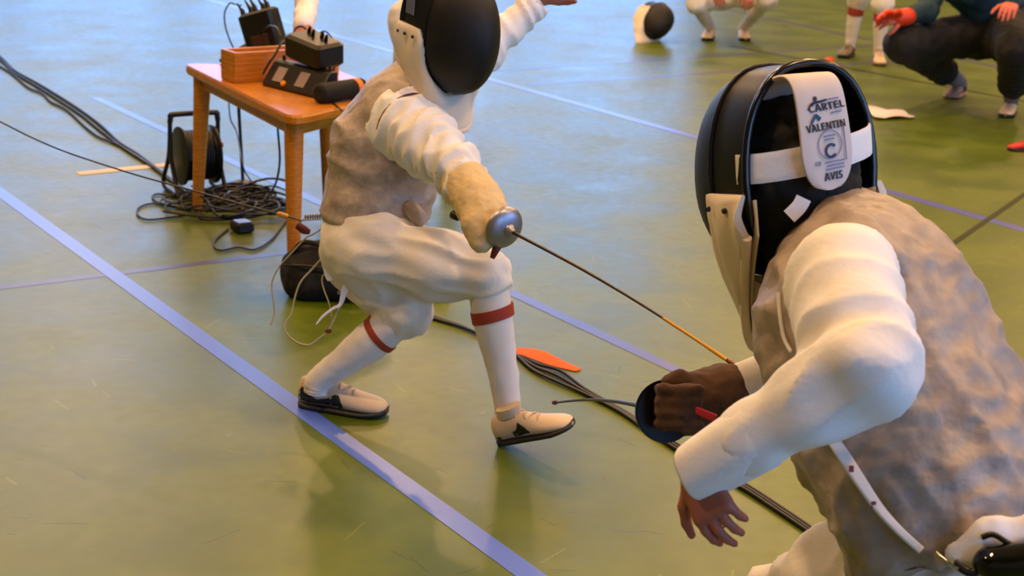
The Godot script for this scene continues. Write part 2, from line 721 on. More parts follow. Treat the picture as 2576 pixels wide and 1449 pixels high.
func wall_with_windows(called: String, a: Vector3, b: Vector3, bays: Array, y0: float, y1: float, m: Material) -> void:
	# a wall from a to b, 7.5 high, 0.3 thick, with openings [from, to] along it between heights y0 and y1
	var along := (b - a).normalized()
	var n := along.cross(Vector3.UP)
	var l := (b - a).length()
	var g := Geo.new()
	var bas := Basis(along, Vector3.UP, n)
	var put := func(s0: float, s1: float, h0: float, h1: float) -> void:
		if s1 - s0 < 0.01: return
		g.box(Vector3(s1 - s0, h1 - h0, 0.3), Transform3D(bas, a + along * ((s0 + s1) / 2) + Vector3.UP * ((h0 + h1) / 2)), 0.002)
	put.call(0.0, l, 0.0, y0)
	put.call(0.0, l, y1, 7.5)
	var s := 0.0
	for w in bays:
		put.call(s, w[0], y0, y1)
		s = w[1]
		window_unit(a + along * w[0] + Vector3.UP * y0, a + along * w[1] + Vector3.UP * y1, along)
	put.call(s, l, y0, y1)
	struct(called, g, m)

func hall() -> void:
	var g := Geo.new()
	g.box(Vector3(28.6, 0.2, 32.6), Transform3D(Basis.IDENTITY, Vector3(0, -0.1, -8.5)), 0.001)
	floor_node = struct("floor", g, floor_material())
	g = Geo.new()
	g.box(Vector3(28.6, 0.2, 32.6), Transform3D(Basis.IDENTITY, Vector3(0, 7.6, -8.5)), 0.001)
	struct("ceiling", g, mat(Color(0.58, 0.57, 0.55), 0.8))
	var paint := mat(Color(0.52, 0.52, 0.50), 0.8)
	var bays := []
	for k in 6: bays.append([1.0 + k * 2.6, 3.52 + k * 2.6])
	wall_with_windows("wall_back", Vector3(-14, 0, -24.5), Vector3(14, 0, -24.5), bays, 0.9, 5.4, paint)
	bays = []
	for k in 3: bays.append([16.5 + k * 3.3, 19.2 + k * 3.3])
	wall_with_windows("wall_front", Vector3(-14, 0, 7.5), Vector3(14, 0, 7.5), bays, 1.2, 5.2, paint)
	wall_with_windows("wall_left", Vector3(-14, 0, 7.5), Vector3(-14, 0, -24.5), [], 2.6, 6.0, paint)
	bays = []
	for k in 4: bays.append([1.0 + k * 2.9, 3.6 + k * 2.9])
	wall_with_windows("wall_right", Vector3(14, 0, 7.5), Vector3(14, 0, -24.5), bays, 2.2, 6.2, paint)

func court_line(a: Vector3, b: Vector3, width: float, m: Material, before := 0.0, after := 0.0, lift := 0.001) -> void:
	var d := (b - a).normalized()
	a -= d * before
	b += d * after
	var g := Geo.new()
	var l := (b - a).length()
	g.box(Vector3(width, lift, l), Transform3D(frame(d).basis, (a + b) / 2 + Vector3.UP * lift * 0.5), 0.0003)
	obj("court_line", g, m, floor_node)

func lines() -> void:
	var blue := cloth(Color(0.34, 0.46, 0.88), 1.5, 0.05, null, 0.32)
	var violet := cloth(Color(0.24, 0.22, 0.42), 1.5, 0.05, null, 0.34)
	var dark := cloth(Color(0.17, 0.19, 0.07), 1.5, 0.05, null, 0.45)
	dark.metallic_specular = 0.25
	court_line(F(0, 484), F(1296, 1420), 0.062, blue, 12.0, 5.0, 0.0012)
	court_line(F(240, 246), F(1760, 958), 0.05, cloth(Color(0.30, 0.32, 0.60), 1.5, 0.05, null, 0.32), 0.0, 3.0, 0.0011)
	court_line(F(1225, 197), F(2576, 578), 0.066, cloth(Color(0.34, 0.36, 0.68), 1.5, 0.05, null, 0.32), 9.0, 5.0, 0.0010)
	court_line(F(1950, 50), F(2110, 84), 0.06, violet, 6.0, 6.0, 0.0010)
	court_line(F(0, 724), F(704, 638), 0.042, violet, 4.0, 0.6, 0.0007)
	court_line(F(1331, 212), F(1744, 186), 0.05, violet, 0.0, 6.0, 0.0006)
	court_line(F(1241, 177), F(1744, 144), 0.05, violet, 2.0, 6.0, 0.0006)
	court_line(F(1930, 133), F(2560, 252), 0.045, dark, 0.4, 6.0, 0.0008)
	court_line(F(2576, 490), F(2350, 646), 0.028, dark, 3.0, 1.2, 0.0013)

func rounded(pts: Array, r: float, n := 5) -> PackedVector3Array:
	var out := PackedVector3Array()
	var m := pts.size()
	for i in m:
		var p: Vector3 = pts[i]
		var a: Vector3 = (pts[(i + m - 1) % m] - p).normalized()
		var b: Vector3 = (pts[(i + 1) % m] - p).normalized()
		var half := acos(clampf(a.dot(b), -1, 1)) / 2
		var l := r / tan(half)
		for k in n + 1:
			var t := float(k) / n
			out.append((p + a * l).lerp(p, t).lerp(p.lerp(p + b * l, t), t))
	return out

func floor_path(px: Array, h: float, steps := 6) -> PackedVector3Array:
	var q := []
	for e in px: q.append(F(e[0], e[1], e[2] if e.size() > 2 else h))
	return smooth(q, steps)

func cable(label: String, px: Array, r: float, m: Material, group := "", called := "cable") -> MeshInstance3D:
	var g := Geo.new()
	g.tube(floor_path(px, r + 0.0016), r, 7)
	return single(called, g, m, label, "cable", group)

func air_path(px: Array, steps := 6) -> PackedVector3Array:
	var q := []
	for e in px: q.append(P(e[0], e[1], e[2]))
	return smooth(q, steps)

func build_objects() -> void:
	build_table()
	build_table_things()
	build_under_table()
	build_floor_things()

func build_table() -> void:
	var h := 0.60
	var n := F(735, 296, h)
	var l := F(455, 157, h)
	var u := (l - n).normalized()
	var w := Vector3(-u.z, 0, u.x)
	if w.x < 0: w = -w
	var ln := (l - n).length()
	var s := ln / 2.0
	var r := n + (u * 0.5 + w * 0.866) * s
	var f := l + (-u * 0.5 + w * 0.866) * s
	var base := (n + l + r + f) / 4
	base.y = 0
	var t := thing("school_table", "low orange wooden trapezoid table loaded with black scoring equipment", "table", base)
	var g := Geo.new()
	g.slab(rounded([n, l, f, r], 0.05), 0.036, 0.008)
	obj("tabletop", g, M.wood, t)
	var c := (n + l + r + f) / 4
	for q in [n, l, r, f]:
		var k: Vector3 = q + (c - q).normalized() * 0.125
		g = Geo.new()
		var foot: Vector3 = q + (c - q).normalized() * 0.085
		g.tube(PackedVector3Array([Vector3(k.x, h - 0.037, k.z), Vector3(k.x, h - 0.09, k.z), Vector3(foot.x, 0.012, foot.z), Vector3(foot.x, 0.001, foot.z)]), [0.034, 0.034, 0.021, 0.019], 14)
		obj("leg", g, M.wood, t)
	g = Geo.new()
	for e in [[n, l], [l, f], [f, r], [r, n]]:
		var a: Vector3 = e[0] + (c - e[0]).normalized() * 0.13
		var b: Vector3 = e[1] + (c - e[1]).normalized() * 0.13
		g.box(Vector3(0.02, 0.05, (b - a).length()), Transform3D(frame(b - a).basis, (a + b) / 2 - Vector3.UP * 0.062), 0.002)
	obj("apron", g, M.wood, t)

func build_table_things() -> void:
	var h := 0.6005
	# plain wooden box
	var a := F(606, 138, 0.715)
	var b := F(870, 122, 0.715)
	a.y = h; b.y = h
	var x := (b - a).normalized()
	var z := x.cross(Vector3.UP)
	if z.z > 0: z = -z
	var c := (a + b) / 2 + z * 0.11
	var t := thing("wooden_box", "open orange wooden box behind the scoring box on the table", "box", c)
	var hh := 0.115
	var ln := (b - a).length()
	for e in [[Vector3(ln, hh, 0.014), Vector3(0, 0, 0.053)], [Vector3(ln, hh, 0.014), Vector3(0, 0, -0.053)], [Vector3(0.014, hh, 0.092), Vector3(ln / 2 - 0.007, 0, 0)], [Vector3(0.014, hh, 0.092), Vector3(-ln / 2 + 0.007, 0, 0)]]:
		var g := Geo.new()
		g.box(e[0], Transform3D(Basis(x, Vector3.UP, -z), c + x * e[1].x - z * e[1].z + Vector3.UP * (hh / 2)), 0.003)
		obj("side_panel", g, M.wood, t)
	var gb := Geo.new()
	gb.box(Vector3(ln - 0.03, 0.01, 0.09), Transform3D(Basis(x, Vector3.UP, -z), c + Vector3.UP * 0.006), 0.002)
	obj("bottom_panel", gb, M.wood, t)
	# scoring apparatus, a wedge with a sloping panel
	a = F(660, 215, h)
	b = F(800, 250, h)
	x = (b - a).normalized()
	z = x.cross(Vector3.UP)
	if z.z < 0: z = -z        # towards the viewer
	ln = (b - a).length()
	c = (a + b) / 2 - z * 0.045
	t = thing("scoring_box", "black fencing scoring box with two pale square labels and a yellow button", "scoring box", c)
	var prof := [Vector2(0.045, 0.0), Vector2(0.047, 0.012), Vector2(-0.007, 0.088), Vector2(-0.016, 0.095), Vector2(-0.040, 0.095), Vector2(-0.045, 0.087), Vector2(-0.045, 0.0)]
	var rings := []
	for s in [-ln / 2, -ln / 2 + 0.004, ln / 2 - 0.004, ln / 2]:
		var rg := PackedVector3Array()
		var inset: float = 0.94 if absf(s) > ln / 2 - 0.001 else 1.0
		for q in prof: rg.append(c + x * s + z * (q.x * inset) + Vector3.UP * (q.y * inset + (1 - inset) * 0.03))
		rings.append(rg)
	var g2 := Geo.new()
	g2.loft(rings, true, true, true, true)
	var body := obj("case", g2, M.black, t)
	var up := (z * -0.054 + Vector3.UP * 0.076).normalized()
	var nrm := x.cross(up)
	if nrm.dot(z) < 0: nrm = -nrm
	var mid := c + z * 0.020 + Vector3.UP * 0.05
	for s in [-0.27, 0.13]:
		g2 = Geo.new()
		g2.box(Vector3(0.058, 0.06, 0.002), Transform3D(Basis(x, up, nrm), mid + x * (s * ln) + nrm * 0.0012), 0.0005)
		obj("label_plate", g2, mat(Color(0.62, 0.54, 0.54), 0.4), body, "pale square label")
	g2 = Geo.new()
	g2.lathe([[0.011, 0.0], [0.011, 0.007], [0.008, 0.01]], 14, Transform3D(Basis(x, nrm, -up), mid + x * (-0.13 * ln) - up * 0.032))
	obj("button", g2, mat(Color(0.95, 0.60, 0.02), 0.4), body, "yellow button")
	for s in [-0.4, 0.42]:
		g2 = Geo.new()
		g2.lathe([[0.007, 0.0], [0.007, 0.012], [0.004, 0.02]], 8, Transform3D(Basis.IDENTITY, c + x * (s * ln) + z * -0.03 + Vector3.UP * 0.094))
		obj("socket", g2, M.black, body)
	# second unit lying on top, with a dark red side
	var xf := Transform3D(Basis(x, Vector3.UP, z) * Basis(Vector3(0, 0, 1), deg_to_rad(-7)) * Basis(Vector3(1, 0, 0), deg_to_rad(6)), c + Vector3.UP * 0.152 - z * 0.055 + x * 0.015)
	t = thing("relay_unit", "black relay unit with dark red end lying on top of scoring box", "electronics", c + Vector3.UP * 0.11)
	g2 = Geo.new()
	g2.box(Vector3(0.215, 0.092, 0.125), xf, 0.012)
	body = obj("case", g2, M.black, t)
	g2 = Geo.new()
	g2.box(Vector3(0.02, 0.07, 0.1), xf * Transform3D(Basis.IDENTITY, Vector3(-0.1, 0.006, 0.004)), 0.006)
	obj("end_cap", g2, mat(Color(0.20, 0.02, 0.05), 0.4), body, "dark red end cap")
	for k in 4:
		g2 = Geo.new()
		var o := Vector3(-0.06 + 0.04 * k, 0.042, -0.02 + 0.012 * (k % 2))
		g2.tube(PackedVector3Array([xf * o, xf * (o + Vector3(0.004, 0.018, 0)), xf * (o + Vector3(0.012, 0.03, 0.002))]), [0.008, 0.007, 0.004], 8)
		obj("plug", g2, M.black, body)
	g2 = Geo.new()
	var q0 := xf * Vector3(0.07, 0.04, 0.0)
	g2.tube(smooth([q0, P(804, 86, 6.0), P(818, 79, 5.98), P(834, 94, 5.95), P(843, 117, 5.93), P(840, 140, 5.93)], 6), 0.0032, 7)
	obj("lead", g2, M.cable, body)
	for e in [[[705, 92, 6.08], [696, 70, 6.12], [676, 66, 6.3], [656, 84, 6.5], [648, 110, 6.6]], [[722, 98, 6.02], [706, 112, 5.97], [690, 140, 5.95], [676, 160, 5.95], [662, 186, 5.98]], [[770, 112, 5.95], [800, 112, 5.92], [832, 132, 5.9], [842, 168, 5.9], [826, 196, 5.9]], [[748, 96, 6.0], [742, 74, 6.02], [760, 66, 6.02], [776, 84, 6.0], [772, 110, 5.96]], [[790, 122, 5.94], [812, 150, 5.88], [804, 186, 5.86], [780, 214, 5.85]]]:
		g2 = Geo.new()
		g2.tube(air_path(e, 6), 0.0042, 7)
		obj("lead", g2, M.cable, body)
	# black cylinder with an orange band
	a = F(800, 236, h + 0.036)
	b = F(912, 220, h + 0.036)
	x = (b - a).normalized()
	t = thing("roll_case", "black cylindrical case with an orange band lying at the table edge", "case", (a + b) / 2 - Vector3.UP * 0.036)
	var turned := Transform3D(Basis(x.cross(Vector3.UP).normalized(), x, x.cross(Vector3.UP).normalized().cross(x)), a)
	ln = (b - a).length()
	g2 = Geo.new()
	g2.lathe([[0.025, 0.0], [0.034, 0.006], [0.036, 0.012], [0.036, ln - 0.012], [0.033, ln - 0.004], [0.026, ln]], 22, turned)
	body = obj("case", g2, M.bag, t)
	g2 = Geo.new()
	g2.lathe([[0.036, ln - 0.05], [0.0375, ln - 0.049], [0.0375, ln - 0.026], [0.036, ln - 0.025]], 22, turned, false)
	obj("band", g2, mat(Color(0.92, 0.46, 0.03), 0.5), body, "orange band")
	g2 = Geo.new()
	g2.tube(smooth([a + x * 0.06 + Vector3.UP * -0.03, F(842, 262, h + 0.003), F(862, 280, h + 0.003), F(874, 296, h + 0.001), F(884, 330, h - 0.06)], 6), 0.003, 7)
	obj("cord", g2, M.cable, body)
	# spare unit leaning behind the wooden box, with upright plugs and a lead
	var at := F(662, 148, h)
	xf = Transform3D(frame(Vector3(-0.35, 0.0, 1.0)).basis * Basis(Vector3(0, 0, 1), deg_to_rad(18)), at + Vector3(0.0, 0.118, 0))
	t = thing("battery_unit", "tilted black battery unit with upright plugs behind the wooden box", "electronics", at)
	g2 = Geo.new()
	g2.box(Vector3(0.155, 0.165, 0.09), xf, 0.01)
	body = obj("case", g2, M.black, t)
	g2 = Geo.new()
	g2.box(Vector3(0.08, 0.06, 0.004), xf * Transform3D(Basis.IDENTITY, Vector3(0.0, -0.045, 0.046)), 0.001)
	obj("panel", g2, mat(Color(0.23, 0.13, 0.09), 0.5), body, "brown panel")
	for k in 5:
		g2 = Geo.new()
		var o := Vector3(-0.062 + 0.03 * k, 0.08, 0.01 - 0.015 * (k % 2))
		g2.tube(PackedVector3Array([xf * o, xf * (o + Vector3(0.0, 0.02, 0)), xf * (o + Vector3(-0.006, 0.028 + 0.006 * (k % 3), 0)), xf * (o + Vector3(-0.014, 0.052 + 0.006 * (k % 3), 0))]), [0.011, 0.010, 0.006, 0.003], 8)
		obj("plug", g2, M.black, body)
	g2 = Geo.new()
	g2.tube(smooth([xf * Vector3(-0.062, 0.12, 0.01), P(590, 10, 6.85), P(577, 9, 6.84), P(565, 33, 6.83), P(567, 66, 6.82), P(577, 98, 6.82), P(588, 122, 6.83)], 6), 0.0035, 7)
	obj("lead", g2, M.cable, body)
	# folding stand
	t = thing("folding_stand", "black folding stand propped at the far end of the table", "stand", F(560, 152, h))
	g2 = Geo.new()
	var e0 := F(556, 152, h + 0.008)
	g2.tube(PackedVector3Array([e0, P(645, 96, 6.75)]), 0.0085, 8)
	obj("upper_arm", g2, M.black, t)
	g2 = Geo.new()
	g2.tube(PackedVector3Array([e0, F(604, 172, h + 0.008)]), 0.0085, 8)
	obj("lower_arm", g2, mat(Color(0.12, 0.03, 0.05), 0.4), t, "dark red lower arm")

func build_under_table() -> void:
	# cable drum on a tube frame
	var p0 := F(442, 497)
	var p1 := F(572, 487)
	var x := (p1 - p0).normalized()
	var z := Vector3(-x.z, 0, x.x)
	if z.z < 0: z = -z
	var c := (p0 + p1) / 2 - z * 0.06
	var w := (p1 - p0).length()
	var t := thing("cable_reel", "black cable drum in a tube frame standing under the table", "cable reel", c)
	var q := func(s: float, y: float, d: float) -> Vector3: return c + x * (s * w) + Vector3.UP * y + z * d
	for s in [-0.5, 0.42]:
		var g := Geo.new()
		g.tube(smooth([q.call(s, 0.011, 0.11), q.call(s, 0.012, 0.0), q.call(s, 0.012, -0.10), q.call(s, 0.05, -0.115), q.call(s, 0.16, -0.03), q.call(s, 0.30, 0.0), q.call(s, 0.338, 0.0)], 5), 0.0095, 9)
		obj("frame_side", g, M.black, t)
		g = Geo.new()
		g.tube(PackedVector3Array([q.call(s, 0.012, 0.10), q.call(s, 0.16, 0.0), q.call(s, 0.31, 0.0)]), 0.0095, 9)
		obj("frame_side", g, M.black, t)
	var g2 := Geo.new()
	g2.tube(smooth([q.call(-0.5, 0.31, 0.0), q.call(-0.48, 0.335, 0.0), q.call(-0.42, 0.345, 0.0), q.call(0.34, 0.345, 0.0), q.call(0.40, 0.335, 0.0), q.call(0.42, 0.31, 0.0)], 4), 0.012, 9)
	obj("handle", g2, M.black, t)
	var turned := Transform3D(Basis(z, x, z.cross(x)), q.call(-0.34, 0.165, 0.0))
	g2 = Geo.new()
	g2.lathe([[0.02, 0.0], [0.125, 0.0], [0.125, 0.012], [0.095, 0.016], [0.10, 0.05], [0.097, 0.09], [0.095, w * 0.68 - 0.016], [0.125, w * 0.68 - 0.012], [0.125, w * 0.68], [0.02, w * 0.68]], 28, turned)
	var drum := obj("drum", g2, M.black, t)
	g2 = Geo.new()
	var turns := PackedVector3Array()
	for k in 160:
		var a := k * TAU / 16.0
		turns.append(turned * Vector3(cos(a) * 0.104, 0.022 + (w * 0.68 - 0.044) * k / 159.0, sin(a) * 0.104))
	g2.tube(turns, 0.006, 6)
	obj("wound_cable", g2, M.cable, drum)
	g2 = Geo.new()
	g2.lathe([[0.012, 0.0], [0.012, 0.006]], 10, Transform3D(turned.basis, turned * Vector3(0.1, w * 0.68, 0.06)))
	obj("socket_lamp", g2, mat(Color(0.9, 0.5, 0.1), 0.4), drum, "small orange cap")
	# upright pole with a box
	var foot := F(611, 462)
	t = thing("pole_stand", "thin black pole with a small box clamped on top under the table", "stand", foot)
	g2 = Geo.new()
	g2.tube(PackedVector3Array([foot + Vector3(0, 0.004, 0), foot + Vector3(0, 0.02, 0), P(600, 262, 6.98)]), 0.0075, 8)
	obj("pole", g2, M.black, t)
	g2 = Geo.new()
	g2.lathe([[0.06, 0.0], [0.06, 0.006], [0.02, 0.018]], 16, Transform3D(Basis.IDENTITY, foot + Vector3(0, 0.001, 0)))
	obj("base", g2, M.black, t)
	g2 = Geo.new()
	var xb := (P(618, 256, 6.97) - P(566, 236, 6.99)).normalized()
	g2.box(Vector3(0.095, 0.034, 0.05), Transform3D(Basis(xb, cam_u, xb.cross(cam_u)), P(592, 250, 6.98)), 0.005)
	obj("box", g2, M.black, t)
	# power brick
	var pb := F(606, 588)
	var fwd := Vector3(0.55, 0, 0.83)
	t = thing("power_brick", "small black power brick with a glossy top on the floor", "power supply", pb)
	g2 = Geo.new()
	g2.box(Vector3(0.072, 0.042, 0.082), Transform3D(frame(fwd).basis, pb + Vector3(0.0, 0.0225, -0.03)), 0.007)
	var brick := obj("case", g2, M.black, t)
	g2 = Geo.new()
	g2.box(Vector3(0.052, 0.002, 0.058), Transform3D(frame(fwd).basis, pb + Vector3(0.0, 0.0442, -0.03)), 0.0008)
	obj("label_plate", g2, mat(Color(0.50, 0.46, 0.58), 0.25), brick, "shiny lilac-grey label")
	# loose cables
	cable("black lead curling across floor in front of the power brick", [[575, 575], [545, 600], [538, 618], [556, 630], [600, 622], [640, 628], [680, 605], [705, 575], [730, 545]], 0.004, M.cable)
	cable("black cable loop sticking out beside the cable drum foot", [[470, 540], [420, 548], [370, 552], [346, 540], [350, 522], [385, 512], [430, 520], [480, 530]], 0.0042, M.cable)
	cable("thin black loop of wire nearest the drum frame upright", [[470, 520], [430, 520], [395, 508], [383, 494], [400, 488], [440, 496], [500, 505]], 0.0042, M.cable)
	var g3 := Geo.new()
	var hang := [P(697, 300, 6.15), P(700, 340, 6.15), P(704, 400, 6.2), P(697, 450, 6.28), F(684, 480, 0.02), F(672, 498, 0.006), F(640, 505, 0.006)]
	g3.tube(smooth(hang, 6), 0.0045, 7)
	single("hanging_lead", g3, mat(Color(0.22, 0.25, 0.30), 0.5), "grey lead hanging from the tabletop down to the cables", "cable")
	g3 = Geo.new()
	g3.tube(smooth([P(575, 250, 7.0), P(580, 300, 7.0), P(596, 335, 7.0), F(612, 420, 0.16), F(628, 450, 0.05), F(650, 482, 0.006), F(690, 500, 0.006)], 6), 0.003, 7)
	single("hanging_lead", g3, M.cable, "thin black lead dropping from the pole box to the floor", "cable")
	var rng := RandomNumberGenerator.new()
	rng.seed = 11
	g3 = Geo.new()
	for k in 26:
		var pc := F(rng.randf_range(500, 690), rng.randf_range(495, 545))
		var pts := []
		var big := rng.randf_range(0.05, 0.17)
		var ph := rng.randf() * TAU
		var n := 9
		var y0 := 0.005 + 0.004 * (k % 7)
		for i in n:
			var a := ph + TAU * i / (n - 2.0)
			var rr := big * rng.randf_range(0.7, 1.2)
			pts.append(pc + Vector3(cos(a) * rr * 1.25, y0 + rng.randf() * 0.012 + (0.03 if rng.randf() < 0.12 else 0.0), sin(a) * rr * 0.9))
		g3.tube(smooth(pts, 5), rng.randf_range(0.0035, 0.006), 6)
	var heap := single("tangled_cables", g3, M.cable, "tangled heap of black cables on the floor under table", "cables")
	heap.set_meta("kind", "stuff")

func build_floor_things() -> void:
	# cables that run across the hall
	var grey := mat(Color(0.10, 0.08, 0.12), 0.5)
	cable("upper black cable of the bundle running from drum", [[-80, 85], [0, 142], [38, 178], [100, 213], [180, 262], [250, 312], [300, 358], [350, 390], [402, 430], [470, 480]], 0.0075, grey, "", "floor_cable")
	cable("middle dark cable of the bundle running from drum", [[-80, 95], [0, 150], [36, 184], [84, 212], [150, 254], [205, 290], [262, 336], [310, 372], [372, 412], [415, 440], [480, 492]], 0.0065, grey, "", "floor_cable")
	cable("outer wavy cable lying apart from the bundle at drum", [[-80, 112], [0, 166], [28, 184], [72, 220], [108, 236], [128, 256], [170, 278], [214, 318], [250, 345], [300, 366], [368, 408], [418, 446], [490, 500]], 0.006, grey, "", "floor_cable")
	# bundle on the right
	for k in 3:
		var dx := -5.0 + 5.0 * k
		var dy := 4.0 - 4.0 * k
		var labels := ["black cable nearest the striding shoe in the floor bundle", "black middle cable of the bundle under orange tape", "black cable on the far side of the taped bundle"]
		cable(labels[k], [[1078, 792 + k * 3], [1110, 803 + k * 2], [1165, 822 + k], [1230, 852], [1292 + dx * 0.3, 886 + dy * 0.3], [1345 + dx * 1.4, 922 + dy * 1.6], [1400 + dx * 2.6, 944 + dy * 2.4], [1470 + dx, 984 + dy], [1560 + dx * 0.5, 1032 + dy * 0.6], [1650 + dx, 1090 + dy], [1760 + dx, 1160 + dy * 0.7], [1880 + dx * 0.9, 1228 + dy], [1960 + dx, 1280 + dy], [2040 + dx, 1334 + dy], [2160 + dx, 1420 + dy], [2300 + dx, 1510 + dy], [2560 + dx, 1700 + dy], [2960 + dx, 2000 + dy], [3500 + dx, 2350 + dy]], 0.0052, M.cable, "", "floor_cable")
	# tapes
	var g := Geo.new()
	var a := F(196, 437); var b := F(432, 414)
	var d := (b - a).normalized()
	g.ribbon(PackedVector3Array([a, a.lerp(b, 0.3), a.lerp(b, 0.6), b]), [Vector3(-d.z, 0, d.x)], 0.062, 0.0016)
	for i in g.v.size(): g.v[i].y += 0.0012
	single("floor_tape", g, M.tape_pale, "pale orange strip of tape on the floor by the cable drum", "tape")
	g = Geo.new()
	a = F(1290, 884); b = F(1456, 933)
	d = (b - a).normalized()
	var pts := PackedVector3Array()
	for k in 9:
		var t := k / 8.0
		pts.append(a.lerp(b, t) + Vector3.UP * (0.0025 + 0.011 * exp(-pow((t - 0.3) / 0.28, 2.0))))
	g.ribbon(pts, [Vector3(-d.z, 0, d.x)], [0.05, 0.066, 0.075, 0.078, 0.075, 0.066, 0.055, 0.042, 0.028], 0.0016)
	single("floor_tape", g, M.tape, "bright orange tape stuck over the black cables", "tape")
	# black bag
	build_bag()
	# paper
	g = Geo.new()
	var rings := []
	for i in 9:
		var rg := PackedVector3Array()
		for j in 2:
			for kk in 7:
				var k := kk if j == 0 else 6 - kk
				var s := i / 8.0
				var t := k / 6.0
				var p := F(lerpf(2160, 2200, t) + s * 110 - t * s * 8, lerpf(268, 303, t) + s * 18 - t * s * 20)
				p.y = 0.003 + 0.012 * absf(sin(s * 5.0 + t * 2.0)) + 0.01 * absf(sin(t * 4.0 + s)) - (0.0012 if j == 1 else 0.0)
				rg.append(p)
		rings.append(rg)
	g.loft(rings)
	single("paper_sheet", g, M.paper, "crumpled white sheet of paper lying on the green floor", "paper")
	# small black plug behind the striding leg
	g = Geo.new()
	var pp := F(1110, 752)
	g.box(Vector3(0.07, 0.034, 0.04), Transform3D(frame(Vector3(0.7, 0, 0.7)).basis, pp + Vector3(0, 0.0185, 0)), 0.009)
	single("plug_block", g, M.black, "small black plug block on the floor behind the knee", "plug")

func build_bag() -> void:
	var f := Field.new(0.010)
	var a := F(772, 764) + Vector3(0, 0.0, -0.10)
	var b := F(868, 768) + Vector3(0, 0.0, -0.09)
	var c := F(925, 764) + Vector3(0, 0.0, -0.08)
	f.cap(a + Vector3(-0.01, 0.085, -0.02), a + Vector3(0.03, 0.115, 0.0), 0.088, 0.082, 0.06)
	f.cap(a + Vector3(0.0, 0.07, 0.02), b + Vector3(0, 0.065, 0.0), 0.085, 0.075, 0.05)
	f.cap(b + Vector3(0, 0.06, 0), c + Vector3(0, 0.038, 0), 0.07, 0.04, 0.05)
	f.cut(a + Vector3(0, 0.003, 0), Vector3.DOWN, 0.6)
	var g := f.mesh()
	g.grain(0.010, 12.0, 3)
	for i in g.v.size(): g.v[i].y = maxf(g.v[i].y, 0.0015)
	var t := thing("sports_bag", "rounded black sports bag slumped on the floor behind the fencer", "bag", Vector3(b.x, 0, b.z))
	var body := obj("bag_body", g, M.bag, t)
	for e in [[868, 736, 0.05, 0.012], [852, 700, 0.035, 0.01]]:
		var h := f.hit(EYE, ray(e[0], e[1]), 4.6, 5.6)
		g = Geo.new()
		g.box(Vector3(e[2], e[3], 0.003), Transform3D(Basis(cam_r, cam_u, -cam_f), h - cam_f * 0.003), 0.001)
		obj("label_strip", g, mat(Color(0.42, 0.34, 0.40), 0.4), body, "small grey label strip")
	var zp := PackedVector3Array()
	for k in 9: zp.append(f.hit(EYE, ray(715 + k * 24, 668 - 14.0 * sin(k * 0.4) + k * 5), 4.6, 5.6) - cam_f * 0.003)
	g = Geo.new()
	g.tube(zp, 0.004, 6)
	obj("zip", g, M.black, body)
	g = Geo.new()
	g.tube(smooth([a + Vector3(-0.06, 0.15, 0.03), a + Vector3(-0.02, 0.20, 0.05), a + Vector3(0.05, 0.19, 0.06), a + Vector3(0.09, 0.14, 0.06)], 5), 0.009, 8)
	obj("carry_handle", g, M.bag, body)

# ---------------------------------------------------------------- hands, shoes, masks
func hand(f: Field, w: Vector3, d: Vector3, n: Vector3, thumb_side: float, l: float, curl: Array, grow := 0.0) -> void:
	# wrist w, fingers along d, palm facing n; l = length of the hand; curl = bend at each finger joint
	d = d.normalized()
	n = (n - d * n.dot(d)).normalized()
	var s := d.cross(n) * thumb_side
	var k := l * 0.05
	f.cap(w - d * l * 0.08, w + d * l * 0.12, l * 0.15 + grow, l * 0.16 + grow, k, n, 1.3)
	for e in [-0.17, -0.06, 0.06, 0.17]:
		f.cap(w + d * l * 0.08 + s * l * e * 0.7, w + d * l * 0.47 + s * l * e, l * 0.115 + grow, l * 0.095 + grow, k, n, 1.25)
	var lens := [0.36, 0.45, 0.49, 0.43]
	for i in 4:
		var off: float = -0.19 + 0.127 * i
		var p := w + d * l * (0.46 - 0.03 * absf(i - 2)) + s * l * off
		var dir := (d + s * (off * 0.35)).normalized()
		var ax := dir.cross(n).normalized()
		for j in 3:
			var c: float = curl[mini(j, curl.size() - 1)]
			dir = dir.rotated(ax, c)
			var q: Vector3 = p + dir * l * lens[i] * [0.42, 0.32, 0.26][j]
			f.cap(p, q, l * [0.062, 0.056, 0.050][j] + grow, l * [0.056, 0.050, 0.043][j] + grow, l * 0.02)
			p = q
	var p := w + d * l * 0.10 + s * l * 0.15
	var dir := (d * 0.55 + s * 0.75 + n * 0.25).normalized()
	for j in 3:
		var q: Vector3 = p + dir * l * [0.24, 0.19, 0.15][j]
		f.cap(p, q, l * [0.085, 0.068, 0.058][j] + grow, l * [0.068, 0.058, 0.048][j] + grow, l * 0.03)
		p = q
		dir = (dir + d * 0.35 - s * 0.15 + n * (0.15 + 0.4 * curl[0])).normalized()

func shoe_ring(xf: Transform3D, x: float, w: float, y0: float, y1: float, n := 16, grow := 0.0) -> PackedVector3Array:
	var rg := PackedVector3Array()
	for k in n:
		var a := TAU * k / n
		var c := cos(a)
		var s := sin(a)
		var zz := signf(c) * pow(absf(c), 0.75) * (w + grow)
		var t := signf(s) * pow(absf(s), 0.8)
		var yy := lerpf(y0, y1 + grow, 0.5 + 0.5 * t)
		if t > 0: zz *= 1.0 - 0.35 * t * t
		rg.append(xf * Vector3(zz, yy, x))
	return rg

